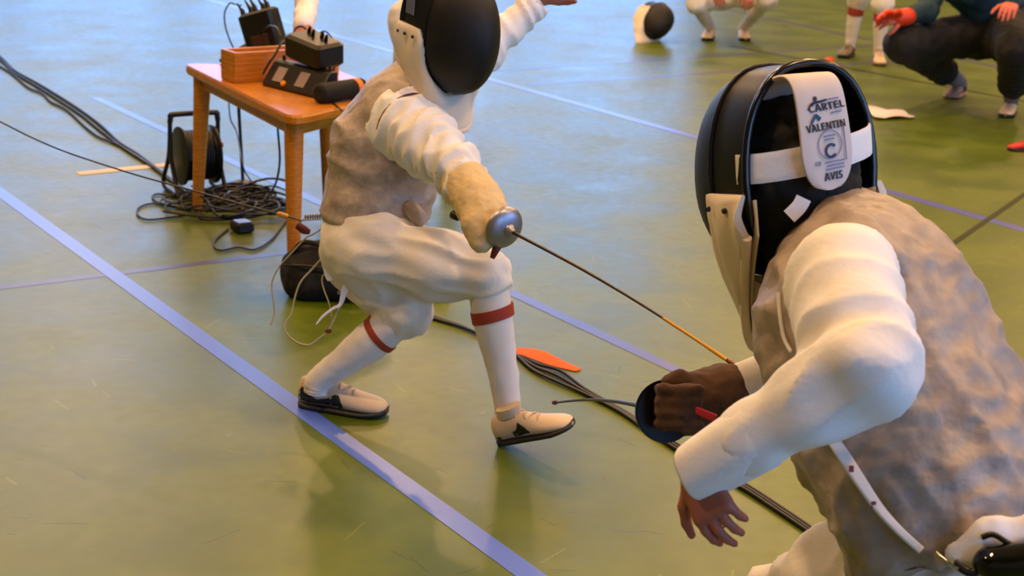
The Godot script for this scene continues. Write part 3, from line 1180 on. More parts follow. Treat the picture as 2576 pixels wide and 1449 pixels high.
func shoe(heel: Vector3, toe: Vector3, ankle: Vector3, parent: Node, look: Dictionary, called := "shoe", roll := Vector3.ZERO) -> void:
	# heel and toe lie on the sole; z runs from heel to toe
	var dir := toe - heel
	var l := dir.length()
	var up := (ankle - heel)
	up = (up - dir * (up.dot(dir) / (l * l))).normalized() if roll == Vector3.ZERO else roll
	var xf := frame(dir, up, heel)
	var k := l / 0.25
	var st := [[0.0, 0.018, 0.058], [0.006, 0.028, 0.082], [0.03, 0.035, 0.092], [0.07, 0.037, 0.090], [0.10, 0.039, 0.082], [0.13, 0.042, 0.068], [0.16, 0.045, 0.057], [0.19, 0.046, 0.050], [0.215, 0.043, 0.044], [0.235, 0.035, 0.037], [0.246, 0.022, 0.030], [0.25, 0.009, 0.022]]
	var g := Geo.new()
	var rings := []
	for e in st: rings.append(shoe_ring(xf, e[0] * k, e[1] * k, 0.010 * k, e[2] * k))
	g.loft(rings)
	var upper := obj(called, g, look.upper, parent)
	g = Geo.new()
	rings = []
	for e in st:
		var rg := PackedVector3Array()
		var w: float = (e[1] + 0.003) * k
		var spring: float = 0.0 if e[0] < 0.19 else (e[0] - 0.19) * 0.12 * k
		for q in [[-1.0, 0.016], [-1.0, 0.004], [-0.85, 0.0], [0.0, 0.0], [0.85, 0.0], [1.0, 0.004], [1.0, 0.016], [0.0, 0.018]]: rg.append(xf * Vector3(q[0] * w, q[1] * k + spring, e[0] * k))
		rings.append(rg)
	g.loft(rings)
	obj("sole", g, look.sole, upper)
	g = Geo.new()          # tongue and collar
	rings = []
	for e in [[0.058, 0.078, 0.030], [0.066, 0.098, 0.033], [0.068, 0.106, 0.031]]:
		var rg := PackedVector3Array()
		for i in 14:
			var a := TAU * i / 14
			rg.append(xf * Vector3(cos(a) * e[2] * k, e[1] * k + sin(a) * 0.010 * k * 0.0, e[0] * k + 0.004 * k + sin(a) * 0.040 * k))
		rings.append(rg)
	g.loft(rings, true, false, true)
	obj("collar", g, look.get("collar", look.upper), upper)
	if look.has("patch"):
		for side in [-1, 1]:
			for z in look.patches:
				g = Geo.new()
				rings = []
				for i in z.size():
					var q: Array = z[i]     # [x, low, high]
					var rg := PackedVector3Array()
					var lo := PackedVector3Array()
					for j in 2:
						for m in 5:
							var mm := m if j == 0 else 4 - m
							var t := lerpf(q[1], q[2], mm / 4.0)
							var e := station(st, q[0])
							var w: float = (e[1] + (0.0022 if j == 0 else -0.002)) * k
							var yy := lerpf(0.010 * k, e[2] * k, t)
							var tt := (t - 0.5) * 2.0
							var zz := w * pow(maxf(0.02, 1.0 - pow(absf(tt), 2.5)), 0.47)
							if tt > 0: zz *= 1.0 - 0.35 * tt * tt
							rg.append(xf * Vector3(side * zz, yy, q[0] * k))
					rings.append(rg)
				g.loft(rings)
				obj("side_panel", g, look.patch, upper, "dark side panel")
	if look.get("laces", true):
		for i in 4:
			var xx := 0.098 + 0.019 * i
			var e := station(st, xx)
			g = Geo.new()
			var pts := PackedVector3Array()
			for m in 7:
				var t := (m - 3) / 3.0
				pts.append(xf * Vector3(t * 0.022 * k, (e[2] + 0.0035 - 0.010 * t * t) * k, (xx + (0.005 if i % 2 == 0 else -0.005) * t) * k))
			g.tube(pts, 0.0026 * k, 6)
			obj("lace", g, look.get("lace", look.upper), upper)

func station(st: Array, x: float) -> Array:
	for i in st.size() - 1:
		if x <= st[i + 1][0]:
			var t: float = (x - st[i][0]) / (st[i + 1][0] - st[i][0])
			return [x, lerpf(st[i][1], st[i + 1][1], t), lerpf(st[i][2], st[i + 1][2], t)]
	return st[st.size() - 1]

func oval(phi: float, a: float, b: float, z: float) -> Vector3:
	var s := sin(phi)
	var c := cos(phi)
	var x := signf(c) * pow(absf(c), 0.82) * a * (1.0 - (0.20 * s * s if s < 0 else 0.0))
	return Vector3(x, signf(s) * pow(absf(s), 0.90) * b, z)

func mask(xf: Transform3D, parent: Node, opt := {}) -> MeshInstance3D:
	# z = the way it faces, y = up, in metres; parts: wire mesh, side shell, rim, bib, snaps, strap, tongue
	var a: float = opt.get("a", 0.100)
	var b: float = opt.get("b", 0.155)
	var c: float = opt.get("c", 0.125)
	var back: float = opt.get("back", 0.10)
	var n := 40
	var g := Geo.new()
	var rings := []
	for j in 13:
		var t := PI / 2 * j / 12.0
		var rg := PackedVector3Array()
		var q := maxf(cos(t), 0.02)
		for i in n: 
			var p := oval(TAU * i / n, a * q, b * q, c * sin(t))
			p.z += 0.012 * (1.0 - absf(p.x) / a) * sin(t)      # a soft ridge down the middle
			p.y -= 0.018 * sin(t)
			rg.append(xf * p)
		rings.append(rg)
	g.loft(rings, true, false, true)
	var m := obj("mask", g, M.mesh, parent, "black wire mesh fencing mask")
	# side shell from the oval back to the ears, thick
	var edge := PackedVector3Array()
	g = Geo.new()
	rings = []
	for j in 9:
		var t := j / 8.0
		var rg := PackedVector3Array()
		for i in n:
			var phi := TAU * i / n
			var s := sin(phi)
			var zb := -back * smoothstep(-1.0, -0.35, s)
			var k := 1.0 + 0.05 * sin(t * PI * 0.6)
			var p := oval(phi, a * k, b * (1.0 + 0.015 * t), zb * t)
			rg.append(xf * p)
		rings.append(rg)
	for i in n: edge.append(rings[8][i])
	for j in 9:
		var rg := PackedVector3Array()
		var ctr := xf * Vector3(0, 0, -0.03)
		for i in n: rg.append(rings[8 - j][i] + (ctr - rings[8 - j][i]).normalized() * 0.006)
		rings.append(rg)
	g.loft(rings, true, false, false)
	obj("side_shell", g, M.trim, m)
	# rim: upper arch of the back edge, and the seam of the front oval
	g = Geo.new()
	var arch := PackedVector3Array()
	for i in range(-4, 25): arch.append(edge[posmod(i, n)])
	g.tube(arch, 0.0065, 8)
	obj("rim", g, M.rim, m)
	g = Geo.new()
	var seam := PackedVector3Array()
	for i in n + 1: seam.append(xf * oval(TAU * i / n, a * 1.012, b * 1.008, 0.0))
	g.tube(seam, 0.004, 7)
	obj("front_seam", g, M.trim, m)
	# bib: wraps both sides below the ears and hangs under the chin
	g = Geo.new()
	rings = []
	var cols := 41
	var top_y: float = opt.get("bib_top", -0.005)
	var drop: float = opt.get("bib_drop", 0.105)
	var tops := []
	var bots := []
	for i in cols:
		var t := (i / (cols - 1.0)) * 2.0 - 1.0          # -1 right rear .. 0 chin .. 1 left rear
		var sd := signf(t)
		var u := absf(t)
		var top: Vector3
		if u > 0.62:
			var r := (u - 0.62) / 0.38
			var e := oval(0.0 if sd > 0 else PI, a, b, 0.0)
			top = Vector3(e.x * (1.06 + 0.05 * r) , top_y + 0.004 * r, -0.006 - r * (back - 0.004))
		else:
			var phi := -PI / 2 + sd * (u / 0.62) * (PI / 2)
			top = oval(phi, a * 1.05, b * 1.04, 0.008 - 0.010 * u)
			top.y = minf(top.y, lerpf(-b * 1.03, top_y, smoothstep(0.0, 0.62, u)))
		var lin := sqrt(u * u + 0.012) - 0.006
		var bot := Vector3(sd * a * 1.08 * pow(u, 0.62), lerpf(-b - drop, -b * 0.52, minf(lin, 1.0)), lerpf(opt.get("bib_out", 0.05), -back * 1.02, minf(lin, 1.0)))
		tops.append(top)
		bots.append(bot)
	var rowsn := 9
	for i in cols:
		var rg := PackedVector3Array()
		var e0: Vector3 = tops[maxi(i - 1, 0)]
		var e1: Vector3 = tops[mini(i + 1, cols - 1)]
		var al := (e1 - e0).normalized()
		var nn := al.cross((bots[i] - tops[i]).normalized()).normalized()
		if nn.dot(Vector3(tops[i].x, 0, 0.06)) < 0: nn = -nn
		for j in rowsn:
			var t := j / (rowsn - 1.0)
			rg.append(xf * (tops[i].lerp(bots[i], t) + nn * (0.010 * sin(PI * t) + 0.006 + 0.003 * sin(i * 0.9 + t * 5.0))))
		for j in rowsn:
			var t := 1.0 - j / (rowsn - 1.0)
			rg.append(xf * (tops[i].lerp(bots[i], t) + nn * (0.010 * sin(PI * t) - 0.004)))
		rings.append(rg)
	g.loft(rings)
	var bib := obj("bib", g, M.bib, m, "cream padded bib")
	g = Geo.new()
	var hem := PackedVector3Array()
	for i in cols: hem.append(xf * (bots[i] + Vector3(0, -0.001, 0)))
	g.tube(hem, 0.0075, 7)
	obj("bib_hem", g, M.bib, m)
	g = Geo.new()
	rings = []
	for i in range(0, cols):
		var rg := PackedVector3Array()
		for j in 5:
			var t := 0.12 + 0.86 * j / 4.0
			var p: Vector3 = tops[i].lerp(bots[i], t)
			rg.append(xf * (p * Vector3(0.90, 1, 1) + Vector3(0, 0.0, -0.010)))
		for j in 5:
			var t := 0.98 - 0.86 * j / 4.0
			var p: Vector3 = tops[i].lerp(bots[i], t)
			rg.append(xf * (p * Vector3(0.885, 1, 1) + Vector3(0, 0.0, -0.012)))
		rings.append(rg)
	g.loft(rings)
	obj("bib_lining", g, M.bib, m)
	for sd in [-1.0, 1.0]:
		for z in opt.get("snaps", [-0.022, -0.058, -0.088]):
			g = Geo.new()
			var p := Vector3(sd * (a * 1.09 + 0.0105), top_y - 0.020, z)
			g.lathe([[0.0045, 0.0], [0.0045, 0.0035], [0.003, 0.005]], 10, xf * Transform3D(Basis(Vector3(0, 0, 1), Vector3(sd, 0, 0), Vector3(0, sd, 0)), p))
			obj("snap", g, M.shoe_dark, bib, "dark snap fastener")
	return m

func mask_back(xf: Transform3D, m: Node, opt := {}) -> MeshInstance3D:    # elastic strap and white tongue behind the head
	var a: float = opt.get("a", 0.100)
	var g := Geo.new()
	var pts := []
	for k in 13:
		var t := PI * k / 12.0
		pts.append(xf * Vector3(cos(t) * (a + 0.004), opt.get("strap_y", -0.028) - 0.016 * cos(t), -0.075 - 0.082 * sin(t)))
	var w := []
	for k in 13: w.append(0.043)
	g.ribbon(PackedVector3Array(pts), [xf.basis * Vector3(0, 1, 0.05)], w, 0.003)
	obj("strap", g, M.white, m, "white elastic strap")
	g = Geo.new()
	var line := tongue_line()
	var path := PackedVector3Array()
	var wd := []
	for i in line.size():
		path.append(xf * (line[i] + Vector3(opt.get("tongue_x", 0.0), 0, 0)))
		var t := float(i) / (line.size() - 1)
		wd.append(0.082 * (1.0 if t < 0.82 else sqrt(maxf(0.012, 1.0 - pow((t - 0.82) / 0.18, 2.0)))) * (0.94 + 0.12 * t))
	g.ribbon(path, [xf.basis * Vector3.RIGHT], wd, 0.005)
	return obj("tongue", g, mat(Color(0.84, 0.78, 0.74), 0.55), m, "white printed tongue")

func tongue_line() -> PackedVector3Array:
	return smooth([Vector3(0, 0.112, -0.055), Vector3(0, 0.136, -0.092), Vector3(0, 0.144, -0.132), Vector3(0, 0.127, -0.156), Vector3(0, 0.085, -0.168), Vector3(0, 0.035, -0.175), Vector3(0, -0.018, -0.177)], 8)

func tongue_print(xf: Transform3D, tongue: Node) -> void:   # the print on the flat part of the tongue
	var line := tongue_line()
	var bas := xf.basis * Basis(Vector3(-1, 0, 0), Vector3(0, 1, 0), Vector3(0, 0, -1)) * Basis(Vector3(0, 0, 1), deg_to_rad(5))
	var at := func(x: float, y: float) -> Vector3:
		var y2 := y + x * 0.09
		var z := -0.17
		for i in range(12, line.size() - 1):
			if line[i].y >= y2 and line[i + 1].y <= y2: z = lerpf(line[i].z, line[i + 1].z, (line[i].y - y2) / (line[i].y - line[i + 1].y))
		return xf * Vector3(-x, y2, z - 0.0044)
	word("CARTEL", at.call(0.006, 0.099), bas * Basis(Vector3.RIGHT, -0.25), 0.0105, M.navy, tongue, 1.2)
	word("VALENTIN", at.call(0.001, 0.072), bas * Basis(Vector3.RIGHT, -0.17), 0.0105, mat(Color(0.10, 0.03, 0.10), 0.6), tongue, 0.95)
	word("AVIS", at.call(0.007, 0.001), bas, 0.0105, M.navy, tongue, 1.0)
	word("CE", at.call(-0.018, 0.022), bas, 0.0055, M.pale_print, tongue, 1.2)
	# fencer emblem: head, two arms, legs
	var g := Geo.new()
	var disc := func(x: float, y: float, r0: float, r1: float, from := 0.0, to := TAU, m: Material = M.navy, called := "emblem") -> void:
		var gg := Geo.new()
		var rings := []
		var nn := 25
		for k in nn:
			var t := lerpf(from, to, k / (nn - 1.0))
			var e := Vector2(cos(t), sin(t))
			var o: Vector3 = at.call(x + e.x * r1, y + e.y * r1)
			var i: Vector3 = at.call(x + e.x * r0, y + e.y * r0)
			var nrm: Vector3 = bas.z * 0.0006
			rings.append(PackedVector3Array([i, o, o + nrm, i + nrm]))
		gg.loft(rings)
		obj(called, gg, m, tongue)
	disc.call(-0.011, 0.1125, 0.0002, 0.0032)
	var stroke := func(pts: Array, w: Array, m: Material, called := "emblem") -> void:
		var gg := Geo.new()
		var path := PackedVector3Array()
		for q in pts: path.append(at.call(q[0], q[1]) + bas.z * 0.0004)
		gg.ribbon(path, [bas * Vector3(0.35, 1, 0)], w, 0.0007)
		obj(called, gg, m, tongue)
	stroke.call([[-0.026, 0.099], [-0.020, 0.105], [-0.012, 0.1075], [-0.004, 0.107], [0.006, 0.108], [0.012, 0.1085]], [0.0015, 0.0035, 0.004, 0.0035, 0.003, 0.001], M.navy)
	stroke.call([[-0.024, 0.078], [-0.0195, 0.084], [-0.0145, 0.0895], [-0.0125, 0.090]], [0.0035, 0.0055, 0.0045, 0.003], M.teal_print)
	stroke.call([[-0.0135, 0.0895], [-0.010, 0.085], [-0.0075, 0.083]], [0.004, 0.0055, 0.006], M.teal_print)
	disc.call(0.004, 0.046, 0.0195, 0.0206, 0.0, TAU, M.pale_print, "ring_print")
	disc.call(0.005, 0.037, 0.0070, 0.0105, deg_to_rad(38), deg_to_rad(322), mat(Color(0.16, 0.16, 0.36), 0.6), "ring_print")
	for e in [[0.004, 0.0580, 0.020], [0.004, 0.0530, 0.016], [0.010, 0.0210, 0.034], [0.011, 0.0160, 0.028], [0.010, 0.0112, 0.032], [0.018, 0.1080, 0.022], [0.021, 0.0890, 0.018]]:
		stroke.call([[e[0] - e[2] / 2, e[1]], [e[0], e[1] + 0.0004], [e[0] + e[2] / 2, e[1]]], [0.0018, 0.0018, 0.0018], M.pale_print, "small_print")
	var up := Geo.new()
	var vp := PackedVector3Array()
	for k in 6: vp.append(at.call(0.030, 0.070 - 0.010 * k) + bas.z * 0.0004)
	up.ribbon(vp, [bas * Vector3.RIGHT], [0.0014, 0.0014, 0.0014, 0.0014, 0.0014, 0.0014], 0.0006)
	obj("small_print", up, M.pale_print, tongue)

func word(text: String, at: Vector3, bas: Basis, height: float, m: Material, parent: Node, wide := 1.0) -> void:
	var tm := TextMesh.new()
	var sf := SystemFont.new()
	sf.font_names = PackedStringArray(["Droid Sans"])
	sf.font_weight = 700
	tm.font = sf
	tm.text = text
	tm.font_size = 64
	tm.pixel_size = height / 46.0
	tm.depth = 0.0006
	tm.material = m
	var o := MeshInstance3D.new()
	o.mesh = tm
	o.name = "lettering"
	o.transform = Transform3D(bas * Basis.from_scale(Vector3(wide, 1, 1)), at - origin_of(parent))
	parent.add_child(o, true)
	o.set_meta("label", "dark lettering")

func sock(pts: Array, radii: Array, parent: Node, m: Material, called := "sock", seed_ := 1) -> MeshInstance3D:
	var g := Geo.new()
	var path := smooth(pts, 10)
	var n := path.size()
	var rr := spread(radii, n)
	for i in n:
		var t := float(i) / (n - 1)
		if t > 0.80: rr[i] += 0.0028 * sin(t * 150.0) * smoothstep(0.80, 0.9, t)
	g.tube(path, rr, 22)
	g.grain(0.003, 22.0, seed_)
	return obj(called, g, m, parent)

func band_on(a: Vector3, b: Vector3, t0: float, t1: float, r0: float, r1: float, parent: Node, tilt := Vector3.ZERO) -> void:
	var g := Geo.new()
	var rings := []
	var dir := (b - a).normalized()
	var u := dir.cross(Vector3.RIGHT).normalized()
	var w := dir.cross(u)
	for e in [[t0, r0 - 0.004], [t0, r0], [t1, r1], [t1, r1 - 0.004]]:
		var rg := PackedVector3Array()
		for k in 26:
			var an := TAU * k / 26
			var o: Vector3 = (u * cos(an) + w * sin(an)) * e[1]
			rg.append(a.lerp(b, e[0]) + o + dir * o.dot(tilt))
		rings.append(rg)
	g.loft(rings, true, false, false)
	obj("sock_band", g, M.band, parent, "rust red sock band")

func foil(called: String, label: String, guard: Vector3, tip: Vector3, pommel: Vector3, r: float, guard_mat: Material, blade_mat: Material, taped: bool) -> void:
	var t := thing(called, label, "foil", guard)
	var d := (tip - guard).normalized()
	var xf := Transform3D(Basis(d.cross(Vector3.UP).normalized(), d, d.cross(Vector3.UP).normalized().cross(d)), guard)
	var g := Geo.new()
	var prof := []
	for k in 9:
		var a := PI / 2 * k / 8.0
		prof.append([maxf(r * cos(a), 0.002), -0.020 + 0.026 * sin(a)])
	for k in 9:
		var a := PI / 2 * (8 - k) / 8.0
		prof.append([maxf((r - 0.003) * cos(a), 0.002), -0.022 + 0.024 * sin(a)])
	g.lathe(prof, 40, xf)
	var bell := obj("guard", g, guard_mat, t)
	g = Geo.new()
	g.lathe([[0.017, 0.003], [0.016, 0.009], [0.012, 0.011], [0.009, 0.018], [0.006, 0.021]], 20, xf)
	obj("collar", g, guard_mat, bell)
	g = Geo.new()
	g.lathe([[r * 0.86, -0.017], [r * 0.88, -0.012], [r * 0.3, 0.0]], 24, xf)
	obj("pad", g, mat(Color(0.35, 0.07, 0.04), 0.8), bell, "red felt pad")
	g = Geo.new()
	var path := PackedVector3Array()
	var rr := []
	for k in 15:
		var s := k / 14.0
		path.append(guard.lerp(tip, s) + d * 0.0 + Vector3.UP * (0.012 * sin(PI * s)))
		rr.append(lerpf(0.0046, 0.0022, s))
	g.tube(path, rr, 6)
	obj("blade", g, blade_mat, t)
	if taped:
		g = Geo.new()
		path = PackedVector3Array()
		for k in 7:
			var s := lerpf(0.735, 0.995, k / 6.0)
			path.append(guard.lerp(tip, s) + Vector3.UP * (0.012 * sin(PI * s)))
		g.tube(path, [0.0034, 0.0036, 0.0034, 0.0034, 0.0035, 0.0044, 0.0044], 9)
		obj("tip_tape", g, mat(Color(0.80, 0.55, 0.06), 0.5), t, "yellow tape round the tip")
	g = Geo.new()
	g.lathe([[0.0045, 0.0], [0.0048, 0.004], [0.0048, 0.014], [0.003, 0.018]], 10, Transform3D(xf.basis, tip))
	obj("point", g, mat(Color(0.45, 0.24, 0.16), 0.35, 0.6), t, "brass point")
	g = Geo.new()
	g.tube(smooth([guard, guard.lerp(pommel, 0.35) + Vector3.UP * 0.006, guard.lerp(pommel, 0.7) + Vector3.UP * 0.003, pommel], 5), spread([0.011, 0.012, 0.0125, 0.011, 0.009], 16), 10)
	obj("grip", g, mat(Color(0.16, 0.09, 0.05), 0.5), t)
	g = Geo.new()
	g.tube(PackedVector3Array([pommel, pommel + (pommel - guard).normalized() * 0.006, pommel + (pommel - guard).normalized() * 0.024, pommel + (pommel - guard).normalized() * 0.028]), [0.009, 0.0125, 0.0125, 0.008], 12)
	obj("pommel", g, mat(Color(0.10, 0.06, 0.04), 0.3), t)

func build_people() -> void:
	build_mid_fencer()
	build_near_fencer()
	build_background()

# ---------------------------------------------------------------- the fencer who lunges, foil arm stretched
func build_mid_fencer() -> void:
	var pelvis := P(932, 612, 4.36)
	var belly := P(948, 490, 4.37)
	var chest := P(985, 365, 4.35)
	var top := P(1030, 265, 4.34)
	var neck := P(1075, 180, 4.32)
	var head := P(1105, 70, 4.30)
	var sh_r := P(1020, 310, 4.22)
	var el_r := P(1132, 412, 4.06)
	var wr_r := P(1208, 512, 3.95)
	var sh_l := P(1105, 245, 4.48)
	var el_l := P(1225, 118, 4.55)
	var wr_l := P(1352, 2, 4.58)
	var hip_r := P(955, 632, 4.29)
	var hip_l := P(922, 640, 4.44)
	var kn_f := P(1226, 694, 4.17)
	var kn_b := P(1028, 785, 4.31)
	var an_f := P(1277, 1015, 4.225)
	var an_b := P(804, 957, 4.39)
	var base := Vector3(pelvis.x, 0, pelvis.z)
	var t := thing("person", "fencer in white lunging with stretched foil and black mask", "person", base)
	var front := (cam_r * 0.8 - cam_f * 0.55).normalized()       # the way the chest faces
	front.y = 0
	front = front.normalized()
	# body: one continuous figure under the clothes
	var f := Field.new(0.014)
	f.chain([pelvis, belly, chest, top, neck, head], [0.095, 0.09, 0.10, 0.075, 0.045, 0.06], 0.05)
	f.cap(head, head + Vector3.UP * 0.05, 0.075, 0.078, 0.03)
	f.chain([top, sh_r, el_r, wr_r], [0.06, 0.05, 0.036, 0.026], 0.04)
	f.chain([top, sh_l, el_l, wr_l], [0.06, 0.05, 0.034, 0.024], 0.04)
	f.chain([hip_r, kn_f, an_f], [0.07, 0.045, 0.028], 0.05)
	f.chain([hip_l, kn_b, an_b], [0.07, 0.045, 0.028], 0.05)
	var g := f.mesh()
	var hf := Field.new(0.004)
	var hd := (P(1400, -42, 4.56) - wr_l).normalized()
	hf.cap(wr_l - hd * 0.03, wr_l, 0.023, 0.022, 0.02)
	hand(hf, wr_l + hd * 0.005, hd, Vector3(0.1, -0.6, 0.7), 1.0, 0.145, [0.35, 0.4, 0.3])
	g.join(hf.mesh())
	obj("body", g, M.skin, t, "bare skin, mostly under the clothes")
	# jacket
	f = Field.new(0.0085)
	f.chain([belly, chest, top, neck], [0.125, 0.135, 0.09, 0.06], 0.05)
	f.chain([top, sh_r], [0.09, 0.088], 0.05)
	f.chain([sh_r, sh_r.lerp(el_r, 0.5), el_r, el_r.lerp(wr_r, 0.55), wr_r], [0.086, 0.082, 0.066, 0.053, 0.036], 0.035)
	f.chain([top, sh_l, el_l, wr_l], [0.08, 0.068, 0.055, 0.044], 0.04)
	f.cut(wr_l, wr_l - el_l, 0.075)
	f.sub(wr_l - (wr_l - el_l).normalized() * 0.02, wr_l + (wr_l - el_l) * 0.2, 0.033, 0.033)
	g = f.mesh()
	g.folds(sh_r, el_r, 0.14, 0.011, 15.0, 6.0, 31, Vector3(0.3, 0.35, 0.0))
	g.folds(el_r, wr_r, 0.12, 0.009, 19.0, 7.0, 32, Vector3(-0.3, 0.35, 0.1))
	g.folds(sh_l, wr_l, 0.12, 0.008, 16.0, 6.0, 33)
	obj("jacket", g, M.white, t)
	# breeches
	f = Field.new(0.0085)
	f.chain([belly.lerp(pelvis, 0.35), pelvis], [0.118, 0.126], 0.05)
	f.cap(pelvis, hip_l, 0.12, 0.115, 0.05)
	f.chain([pelvis, hip_r, hip_r.lerp(kn_f, 0.55), kn_f], [0.115, 0.100, 0.088, 0.064], 0.05)
	f.chain([hip_l, hip_l.lerp(kn_b, 0.5), kn_b], [0.108, 0.088, 0.068], 0.05)
	f.cap(kn_f, kn_f.lerp(an_f, 0.10), 0.064, 0.052, 0.02)
	f.cap(kn_b, kn_b.lerp(an_b, 0.16), 0.066, 0.050, 0.02)
	g = f.mesh()
	g.folds(hip_r, kn_f, 0.16, 0.008, 2.5, 13.0, 41)
	g.folds(hip_l, kn_b, 0.14, 0.005, 4.0, 11.0, 42)
	g.folds(pelvis, belly, 0.2, 0.006, 10.0, 5.0, 43, Vector3(0.8, 0, 0))
	obj("breeches", g, M.breeches, t)
	# lame vest over the jacket, cut at the arm holes
	f = Field.new(0.0078)
	f.chain([pelvis.lerp(belly, 0.40), belly, chest], [0.135, 0.142, 0.152], 0.05)
	f.chain([chest, top, neck.lerp(top, 0.35)], [0.148, 0.104, 0.074], 0.06)
	f.cap(top, sh_r.lerp(top, 0.25), 0.10, 0.094, 0.05)
	f.cap(top, sh_l.lerp(top, 0.3), 0.09, 0.080, 0.05)
	f.sub(sh_r.lerp(el_r, 0.12), el_r, 0.093, 0.09)
	f.cut(pelvis.lerp(belly, 0.36) + Vector3(0, -0.002, 0), Vector3(-0.10, -1, 0.05), 0.3)
	g = f.mesh()
	g.folds(pelvis, chest, 0.26, 0.009, 9.0, 4.5, 51, Vector3(-0.7, 0.2, 0.4))
	g.grain(0.002, 26.0, 52)
	var vest := obj("lame_vest", g, M.lame, t, "grey-beige conductive vest")
	# open edge round the arm hole, dark lining
	g = Geo.new()
	var hole := sh_r.lerp(el_r, 0.06)
	var ad := (el_r - sh_r).normalized()
	var u := ad.cross(Vector3.UP).normalized()
	var w := ad.cross(u)
	var pts := PackedVector3Array()
	for k in 25:
		var a := TAU * k / 24
		pts.append(hole + (u * cos(a) + w * sin(a)) * 0.092)
	g.tube(pts, 0.004, 6)
	obj("arm_hole_edge", g, cloth(Color(0.36, 0.24, 0.30), 10.0, 0.3), vest, "mauve arm hole edging")
	# tail of the jacket between the legs
	g = Geo.new()
	var fp := air_path([[1030, 520, 4.26], [1052, 545, 4.24], [1066, 566, 4.24]], 4)
	g.tube(fp, spread([0.024, 0.022, 0.012], fp.size()), 10)
	obj("jacket_tail", g, M.lame, vest)
	# socks, bands, shoes
	var s1 := sock([kn_f.lerp(an_f, 0.02), kn_f.lerp(an_f, 0.35) + cam_r * -0.004, kn_f.lerp(an_f, 0.7), an_f, an_f + Vector3(0.002, -0.045, 0.0)], [0.053, 0.054, 0.042, 0.035, 0.034], t, M.sock, "sock", 5)
	var mid_f := kn_f.lerp(an_f, 0.35) + cam_r * -0.004
	band_on(kn_f, an_f + cam_r * -0.006, 0.245, 0.335, 0.0585, 0.0575, s1, Vector3(-0.12, 0, 0.0))
	var calf := kn_b.lerp(an_b, 0.42) - cam_u * 0.004 - cam_r * 0.004
	var s2 := sock([kn_b.lerp(an_b, 0.05), calf, kn_b.lerp(an_b, 0.75), an_b, an_b + Vector3(-0.008, -0.035, 0.0)], [0.050, 0.054, 0.042, 0.036, 0.035], t, M.sock, "sock", 6)
	band_on(kn_b, an_b, 0.29, 0.345, 0.0575, 0.0575, s2)
	var look := {"upper": M.shoe, "sole": M.shoe_dark, "patch": M.shoe_dark, "patches": [[[0.003, 0.0, 0.9], [0.015, 0.0, 0.86], [0.03, 0.0, 0.5], [0.06, 0.0, 0.32], [0.09, 0.0, 0.45], [0.113, 0.05, 0.72], [0.124, 0.15, 0.76], [0.136, 0.2, 0.4]]]}
	var h1 := F(757, 1018); var t1 := F(975, 1047)
	shoe(h1 + Vector3(0, 0.002, 0), t1 + Vector3(0, 0.002, 0), an_b, t, look, "shoe", Vector3(0, 1, 0.05))
	var look2 := {"upper": M.shoe, "sole": M.shoe_dark, "patch": M.shoe_dark, "patches": [[[0.002, 0.0, 0.30], [0.02, 0.0, 0.28], [0.05, 0.0, 0.1]], [[0.075, 0.1, 0.35], [0.10, 0.2, 0.75], [0.12, 0.3, 0.6], [0.13, 0.3, 0.4]]]}
	var h2 := F(1260, 1116) + Vector3(0, 0.002, 0)
	var t2 := P(1446, 1076, 4.12)
	shoe(h2, t2, an_f, t, look2, "shoe", Vector3(-0.12, 1, 0.10).normalized())
	# glove on the foil hand
	var guard := P(1279, 579, 3.86)
	var tip := P(1832, 908, 3.30)
	var pom := P(1156, 545, 3.985)
	f = Field.new(0.005)
	var gd := (guard - wr_r)
	f.chain([wr_r.lerp(el_r, 0.46), wr_r.lerp(el_r, 0.05), wr_r.lerp(guard, 0.35)], [0.063, 0.055, 0.046], 0.03)
	var grip_dir := (guard - pom).normalized()
	var palm := P(1215, 565, 3.905)
	f.cap(wr_r, palm, 0.045, 0.047, 0.03)
	var side := grip_dir.cross(Vector3.UP).normalized()
	var upg := side.cross(grip_dir)
	for k in 4:      # fingers closed round the grip
		var c := pom.lerp(guard, 0.36 + 0.14 * k)
		var prev := Vector3.ZERO
		for j in 7:
			var a := -2.5 + 0.72 * j
			var q := c + (side * cos(a) + upg * sin(a)) * 0.026
			if j > 0: f.cap(prev, q, 0.0125, 0.0115, 0.008)
			prev = q
	f.chain([palm + upg * 0.02, pom.lerp(guard, 0.72) + upg * 0.030, pom.lerp(guard, 0.93) + upg * 0.022], [0.018, 0.0145, 0.012], 0.012)
	f.cap(pom.lerp(guard, 0.42) - upg * 0.006, pom.lerp(guard, 0.8) - upg * 0.01, 0.034, 0.030, 0.02)
	f.cap(P(1195, 560, 3.9), P(1210, 610, 3.89), 0.032, 0.026, 0.02)
	g = f.mesh()
	g.grain(0.003, 30.0, 8)
	obj("glove", g, M.glove, t, "pale leather fencing glove")
	foil("foil", "foil with round silver guard and yellow taped tip", guard, tip, pom, 0.054, M.steel, M.blade, true)
	g = Geo.new()
	g.tube(air_path([[1262, 600, 3.90], [1250, 622, 3.885], [1238, 650, 3.885]], 4), spread([0.010, 0.011, 0.006], 9), 8)
	obj("martingale", g, mat(Color(0.40, 0.10, 0.06), 0.5), t, "red-brown leather tab under the guard")
	# mask
	var fwd := (cam_r * 0.60 - cam_f * 0.78).normalized()
	fwd.y = -0.12
	fwd = fwd.normalized()
	var mx := frame(fwd, Vector3(-0.02, 1, 0.0), P(1150, 82, 4.15))
	var m := mask(mx, t, {"bib_top": 0.012, "bib_drop": 0.112, "bib_out": 0.075, "a": 0.104, "b": 0.158})
	f = Field.new(0.010)
	f.cap(mx * Vector3(0, 0.03, -0.03), mx * Vector3(0, -0.03, -0.035), 0.084, 0.080, 0.03)
	obj("hair", f.mesh(), M.hair, t, "dark hair inside the mask")
